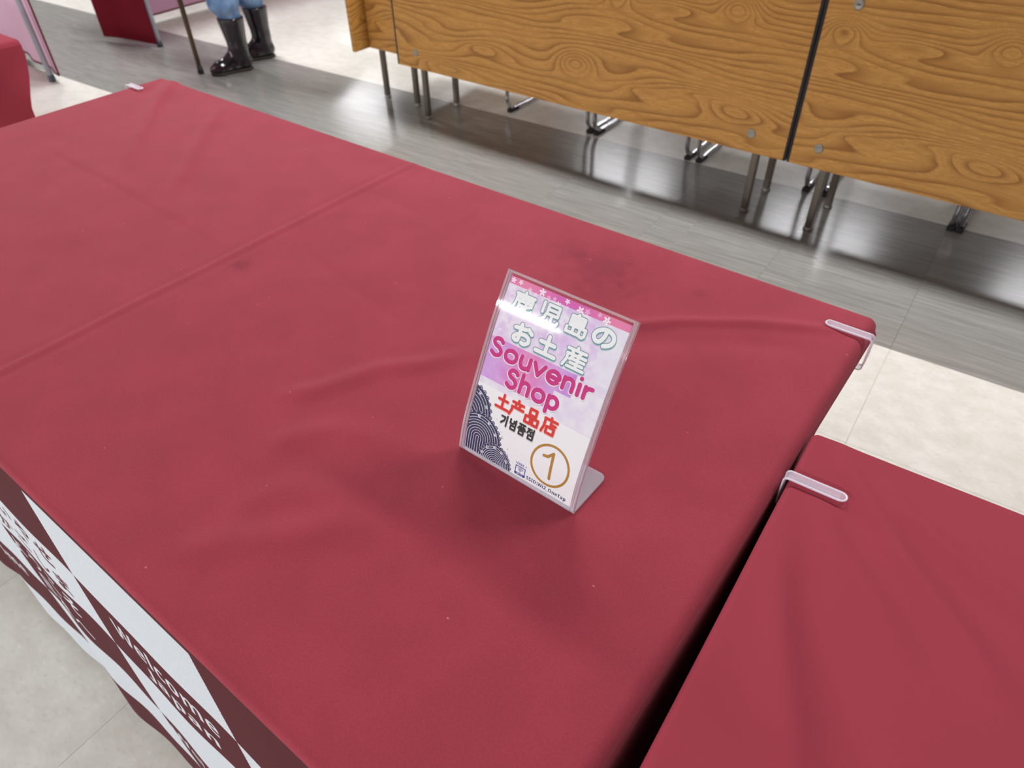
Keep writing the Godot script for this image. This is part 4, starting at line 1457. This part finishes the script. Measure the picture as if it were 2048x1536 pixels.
# bones: [a, b, ra, rb]; meshes the smooth union as surface nets into st
func nets(st: SurfaceTool, bones: Array, cell: float, k: float, bump) -> void:
	var lo := Vector3(1e9, 1e9, 1e9)
	var hi := -lo
	for b in bones:
		var r: float = maxf(b[2], b[3]) + 3.0 * cell
		lo = lo.min(b[0] - Vector3.ONE * r).min(b[1] - Vector3.ONE * r)
		hi = hi.max(b[0] + Vector3.ONE * r).max(b[1] + Vector3.ONE * r)
	var nx := int((hi.x - lo.x) / cell) + 2
	var ny := int((hi.y - lo.y) / cell) + 2
	var nz := int((hi.z - lo.z) / cell) + 2
	var F := PackedFloat32Array()
	F.resize(nx * ny * nz)
	F.fill(1.0)
	for b in bones:
		var a: Vector3 = b[0]
		var e: Vector3 = b[1]
		var r: float = maxf(b[2], b[3]) + 2.5 * cell + k
		var l := ((a.min(e) - Vector3.ONE * r - lo) / cell).floor()
		var u := ((a.max(e) + Vector3.ONE * r - lo) / cell).ceil()
		var ab := e - a
		var L2 := maxf(ab.length_squared(), 1e-9)
		for z in range(maxi(0, int(l.z)), mini(nz - 1, int(u.z)) + 1):
			for y in range(maxi(0, int(l.y)), mini(ny - 1, int(u.y)) + 1):
				for x in range(maxi(0, int(l.x)), mini(nx - 1, int(u.x)) + 1):
					var p := lo + Vector3(x, y, z) * cell
					var t := clampf((p - a).dot(ab) / L2, 0.0, 1.0)
					var d := p.distance_to(a + ab * t) - lerpf(b[2], b[3], t)
					var i := (z * ny + y) * nx + x
					F[i] = smin(F[i], d, k)
	if bump != null:
		for z in nz:
			for y in ny:
				for x in nx:
					var i := (z * ny + y) * nx + x
					if absf(F[i]) < 3.0 * cell: F[i] = bump.call(lo + Vector3(x, y, z) * cell, F[i])
	var vid := {}
	var verts := []
	var off := [0, 1, nx, nx + 1, nx * ny, nx * ny + 1, nx * ny + nx, nx * ny + nx + 1]
	var edges := [[0, 1], [2, 3], [4, 5], [6, 7], [0, 2], [1, 3], [4, 6], [5, 7], [0, 4], [1, 5], [2, 6], [3, 7]]
	for z in nz - 1:
		for y in ny - 1:
			for x in nx - 1:
				var i := (z * ny + y) * nx + x
				var inside := 0
				for c in 8:
					if F[i + off[c]] < 0.0: inside += 1
				if inside == 0 or inside == 8: continue
				var s := Vector3.ZERO
				var n := 0
				for e in edges:
					var f0 := F[i + off[e[0]]]
					var f1 := F[i + off[e[1]]]
					if (f0 < 0.0) != (f1 < 0.0):
						var t := f0 / (f0 - f1)
						var c0 := Vector3(e[0] & 1, (e[0] >> 1) & 1, e[0] >> 2)
						var c1 := Vector3(e[1] & 1, (e[1] >> 1) & 1, e[1] >> 2)
						s += c0.lerp(c1, t)
						n += 1
				vid[i] = verts.size()
				verts.append(lo + (Vector3(x, y, z) + s / n) * cell)
	st.set_smooth_group(1)
	var Q := func(a: int, b: int, c: int, d: int, flip: bool) -> void:
		var q := [a, b, c, d]
		for w in q:
			if not vid.has(w): return
		if flip: quad(st, verts[vid[a]], verts[vid[d]], verts[vid[c]], verts[vid[b]])
		else: quad(st, verts[vid[a]], verts[vid[b]], verts[vid[c]], verts[vid[d]])
	for z in range(1, nz - 1):
		for y in range(1, ny - 1):
			for x in range(1, nx - 1):
				var i := (z * ny + y) * nx + x
				var s0 := F[i] < 0.0
				if s0 != (F[i + 1] < 0.0): Q.call(i, i - nx, i - nx - nx * ny, i - nx * ny, s0)
				if s0 != (F[i + nx] < 0.0): Q.call(i, i - nx * ny, i - nx * ny - 1, i - 1, s0)
				if s0 != (F[i + nx * ny] < 0.0): Q.call(i, i - 1, i - 1 - nx, i - nx, s0)

func build_person() -> void:
	var p := thing("person", Vector3(-3.85, 0, -2.465), -0.37, "person in blue jeans and glossy dark plum rain boots leaning on a stick", "person")
	var skin := mat(Color8(214, 168, 140), 0.55)
	skin.subsurf_scatter_enabled = true
	skin.subsurf_scatter_strength = 0.1
	var none = null
	var bump := func(q: Vector3, d: float) -> float: return d + 0.0040 * sin(q.y * 62.0 + 9.0 * q.x + 14.0 * q.z) * smoothstep(0.62, 0.36, q.y)
	# body: head, neck, arms, hands, legs in one surface
	var st := new_st()
	var hipL := Vector3(0.085, 0.79, 0.0)
	var hipR := Vector3(-0.085, 0.79, 0.0)
	var knL := Vector3(0.085, 0.44, 0.085)
	var knR := Vector3(-0.085, 0.44, -0.07)
	var anL := Vector3(0.076, 0.10, 0.038)
	var anR := Vector3(-0.076, 0.10, -0.138)
	var wrR := Vector3(-0.047, 0.855, 0.219)
	var wrL := Vector3(0.245, 0.76, 0.05)
	var bones := [[hipL, knL, 0.07, 0.045], [knL, anL, 0.045, 0.03], [hipR, knR, 0.07, 0.045], [knR, anR, 0.045, 0.03], [Vector3(0, 0.80, 0), Vector3(0, 1.18, 0.01), 0.10, 0.11], [Vector3(0, 1.2, 0.01), Vector3(0, 1.36, 0.04), 0.05, 0.048],
		[Vector3(-0.15, 1.22, 0.01), Vector3(-0.23, 0.99, 0.05), 0.045, 0.036], [Vector3(-0.23, 0.99, 0.05), wrR, 0.036, 0.024], [Vector3(0.15, 1.22, 0.01), Vector3(0.24, 0.98, -0.01), 0.045, 0.036], [Vector3(0.24, 0.98, -0.01), wrL, 0.036, 0.024],
		[Vector3(0, 1.40, 0.045), Vector3(0, 1.455, 0.045), 0.072, 0.082], [Vector3(0, 1.36, 0.075), Vector3(0, 1.40, 0.075), 0.042, 0.05]]
	nets(st, bones, 0.017, 0.03, none)
	# face and hands on finer grids
	nets(st, [[Vector3(0, 1.415, 0.05), Vector3(0, 1.455, 0.05), 0.07, 0.079], [Vector3(0, 1.365, 0.085), Vector3(0, 1.39, 0.085), 0.036, 0.045], [Vector3(0, 1.435, 0.125), Vector3(0, 1.405, 0.142), 0.008, 0.012], [Vector3(-0.075, 1.43, 0.05), Vector3(-0.08, 1.405, 0.05), 0.013, 0.009], [Vector3(0.075, 1.43, 0.05), Vector3(0.08, 1.405, 0.05), 0.013, 0.009], [Vector3(-0.014, 1.375, 0.128), Vector3(0.014, 1.375, 0.128), 0.006, 0.006]], 0.006, 0.012, none)
	var grip := Vector3(-0.007, 0.800, 0.256)
	var hand := [[wrR, grip + Vector3(-0.02, 0.035, -0.02), 0.022, 0.024], [grip + Vector3(-0.02, 0.032, -0.02), grip + Vector3(0.02, 0.03, -0.004), 0.022, 0.02]]
	for f in 4:
		var q := grip + Vector3(-0.022 + 0.019 * f, 0.030, 0.012)
		hand.append([q, q + Vector3(0.004, -0.004, 0.022), 0.0095, 0.009])
		hand.append([q + Vector3(0.004, -0.004, 0.022), q + Vector3(0.004, -0.028 + 0.003 * f, 0.014), 0.009, 0.0085])
	hand.append([grip + Vector3(-0.03, 0.025, -0.015), grip + Vector3(-0.03, 0.0, 0.01), 0.0105, 0.009])
	nets(st, hand, 0.005, 0.006, none)
	var hl := [[wrL, wrL + Vector3(0.004, -0.06, 0.015), 0.021, 0.026]]
	for f in 4:
		var q := wrL + Vector3(0.006, -0.075, -0.014 + 0.018 * f)
		hl.append([q, q + Vector3(-0.004, -0.036, 0.006), 0.0095, 0.0088])
		hl.append([q + Vector3(-0.004, -0.036, 0.006), q + Vector3(-0.022, -0.058 + 0.004 * absf(f - 1.5), 0.006), 0.0088, 0.008])
	hl.append([wrL + Vector3(-0.006, -0.03, 0.035), wrL + Vector3(-0.018, -0.075, 0.05), 0.011, 0.009])
	nets(st, hl, 0.005, 0.006, none)
	part(done(st), "body", skin, p)
	# jeans bloused over the boot tops
	var sj := new_st()
	nets(sj, [[hipL, knL, 0.088, 0.070], [knL, Vector3(0.078, 0.355, 0.055), 0.072, 0.078], [Vector3(0.078, 0.355, 0.055), Vector3(0.076, 0.300, 0.043), 0.078, 0.062], [hipR, knR, 0.088, 0.070], [knR, Vector3(-0.078, 0.355, -0.115), 0.072, 0.078], [Vector3(-0.078, 0.355, -0.115), Vector3(-0.076, 0.300, -0.132), 0.078, 0.062], [hipL + Vector3(0, 0.06, 0), hipR + Vector3(0, 0.06, 0), 0.105, 0.105]], 0.011, 0.018, bump)
	var jm := mat(Color8(92, 124, 164), 0.85)
	var ji := Image.create(256, 256, false, Image.FORMAT_RGB8)
	var jn := noise(91, 0.03, 3)
	for y in 256:
		for x in 256:
			ji.set_pixel(x, y, Color8(70, 104, 148).lerp(Color8(134, 162, 194), clampf(0.5 + 0.9 * jn.get_noise_2d(x, y * 0.6), 0, 1)))
	jm.albedo_color = Color.WHITE
	jm.albedo_texture = tex(ji)
	jm.uv1_triplanar = true
	jm.uv1_scale = Vector3(2.2, 2.2, 2.2)
	part(done(sj), "jeans", jm, p)
	# jacket
	var sk := new_st()
	nets(sk, [[Vector3(-0.05, 0.82, 0), Vector3(-0.07, 1.16, 0.01), 0.13, 0.125], [Vector3(0.05, 0.82, 0), Vector3(0.07, 1.16, 0.01), 0.13, 0.125], [Vector3(-0.14, 1.21, 0.01), Vector3(0.14, 1.21, 0.01), 0.07, 0.07], [Vector3(-0.16, 1.21, 0.01), Vector3(-0.23, 0.99, 0.05), 0.064, 0.055], [Vector3(-0.23, 0.99, 0.05), wrR.lerp(Vector3(-0.23, 0.99, 0.05), 0.18), 0.055, 0.042], [Vector3(0.16, 1.21, 0.01), Vector3(0.24, 0.98, -0.01), 0.064, 0.055], [Vector3(0.24, 0.98, -0.01), wrL.lerp(Vector3(0.24, 0.98, -0.01), 0.15), 0.055, 0.042]], 0.017, 0.03, none)
	part(done(sk), "jacket", mat(Color8(92, 86, 92), 0.85), p)
	var sh := new_st()
	nets(sh, [[Vector3(0, 1.44, 0.015), Vector3(0, 1.475, 0.035), 0.088, 0.085], [Vector3(0, 1.36, -0.01), Vector3(0, 1.42, 0.0), 0.06, 0.075]], 0.012, 0.02, none)
	part(done(sh), "hair", mat(Color8(52, 46, 44), 0.6), p)
	# boots
	var bi := Image.create(256, 256, false, Image.FORMAT_RGB8)
	var bn := noise(95, 0.035, 2)
	for y in 256:
		for x in 256:
			var v := bn.get_noise_2d(x, y)
			var c := Color8(18, 14, 20)
			if v > 0.18: c = c.lerp(Color8(62, 24, 46), clampf((v - 0.18) * 3.0, 0, 0.8))
			if v < -0.25: c = c.lerp(Color8(34, 32, 46), clampf((-0.25 - v) * 3.0, 0, 0.6))
			bi.set_pixel(x, y, c)
	var bm := mat(Color.WHITE, 0.16)
	bm.albedo_texture = tex(bi)
	bm.uv1_triplanar = true
	bm.uv1_scale = Vector3(2.4, 2.4, 2.4)
	bm.metallic_specular = 0.6
	var sole := mat(Color8(58, 50, 40), 0.7)
	for s in [[1.0, Vector3(0.076, 0, 0.088)], [-1.0, Vector3(-0.076, 0, -0.088)]]:
		var c: Vector3 = s[1]
		var flat := func(q: Vector3, d: float) -> float: return maxf(d, 0.010 - q.y)
		var sb := new_st()
		nets(sb, [[c + Vector3(0, 0.048, -0.075), c + Vector3(0, 0.046, -0.01), 0.037, 0.037], [c + Vector3(0, 0.046, -0.01), c + Vector3(0.008 * s[0], 0.036, 0.075), 0.038, 0.036], [c + Vector3(0.008 * s[0], 0.036, 0.075), c + Vector3(0.002 * s[0], 0.028, 0.108), 0.035, 0.024],
			[c + Vector3(0, 0.06, -0.062), c + Vector3(0, 0.13, -0.052), 0.044, 0.050], [c + Vector3(0, 0.13, -0.052), c + Vector3(0, 0.275, -0.048), 0.051, 0.070], [c + Vector3(0, 0.11, -0.045), c + Vector3(0.002, 0.052, 0.035), 0.036, 0.030]], 0.0065, 0.016, func(q: Vector3, d: float) -> float: return maxf(maxf(d, 0.012 - q.y), q.y - 0.282 - 0.05 * (q.z - c.z + 0.046)))
		var boot := part(done(sb), "boot", bm, p)
		var ss := new_st()
		nets(ss, [[c + Vector3(0, 0.020, -0.075), c + Vector3(0, 0.020, -0.02), 0.036, 0.034], [c + Vector3(0, 0.020, -0.01), c + Vector3(0.008 * s[0], 0.020, 0.075), 0.034, 0.036], [c + Vector3(0.008 * s[0], 0.020, 0.075), c + Vector3(0.002 * s[0], 0.02, 0.108), 0.035, 0.025]], 0.0055, 0.012, func(q: Vector3, d: float) -> float: return maxf(maxf(d, 0.0006 - q.y), q.y - 0.0155))
		part(done(ss), "sole", sole, boot)
	# stick
	var w := thing("walking_stick", Vector3(-3.949, 0, -2.229), 0.0, "thin dark brown walking stick upright on the grey floor band", "walking stick")
	var brown := mat(Color8(64, 48, 26), 0.3)
	part(tube_mesh([Vector3(0, 0.03, 0), Vector3(0, 0.30, 0), Vector3(0.001, 0.79, 0)], [0.0125, 0.0135, 0.0145], 12), "shaft", brown, w)
	part(lathe_mesh([Vector2(0, 0), Vector2(0.0165, 0), Vector2(0.017, 0.01), Vector2(0.0145, 0.04), Vector2(0.0, 0.042)], 14), "rubber_tip", M.rubber, w)
	part(tube_mesh(smooth_pts([Vector3(0.045, 0.790, -0.03), Vector3(0.02, 0.800, -0.012), Vector3(0, 0.802, 0), Vector3(-0.035, 0.797, 0.02), Vector3(-0.05, 0.782, 0.03)], 4), 0.012, 10), "handle", brown, w)
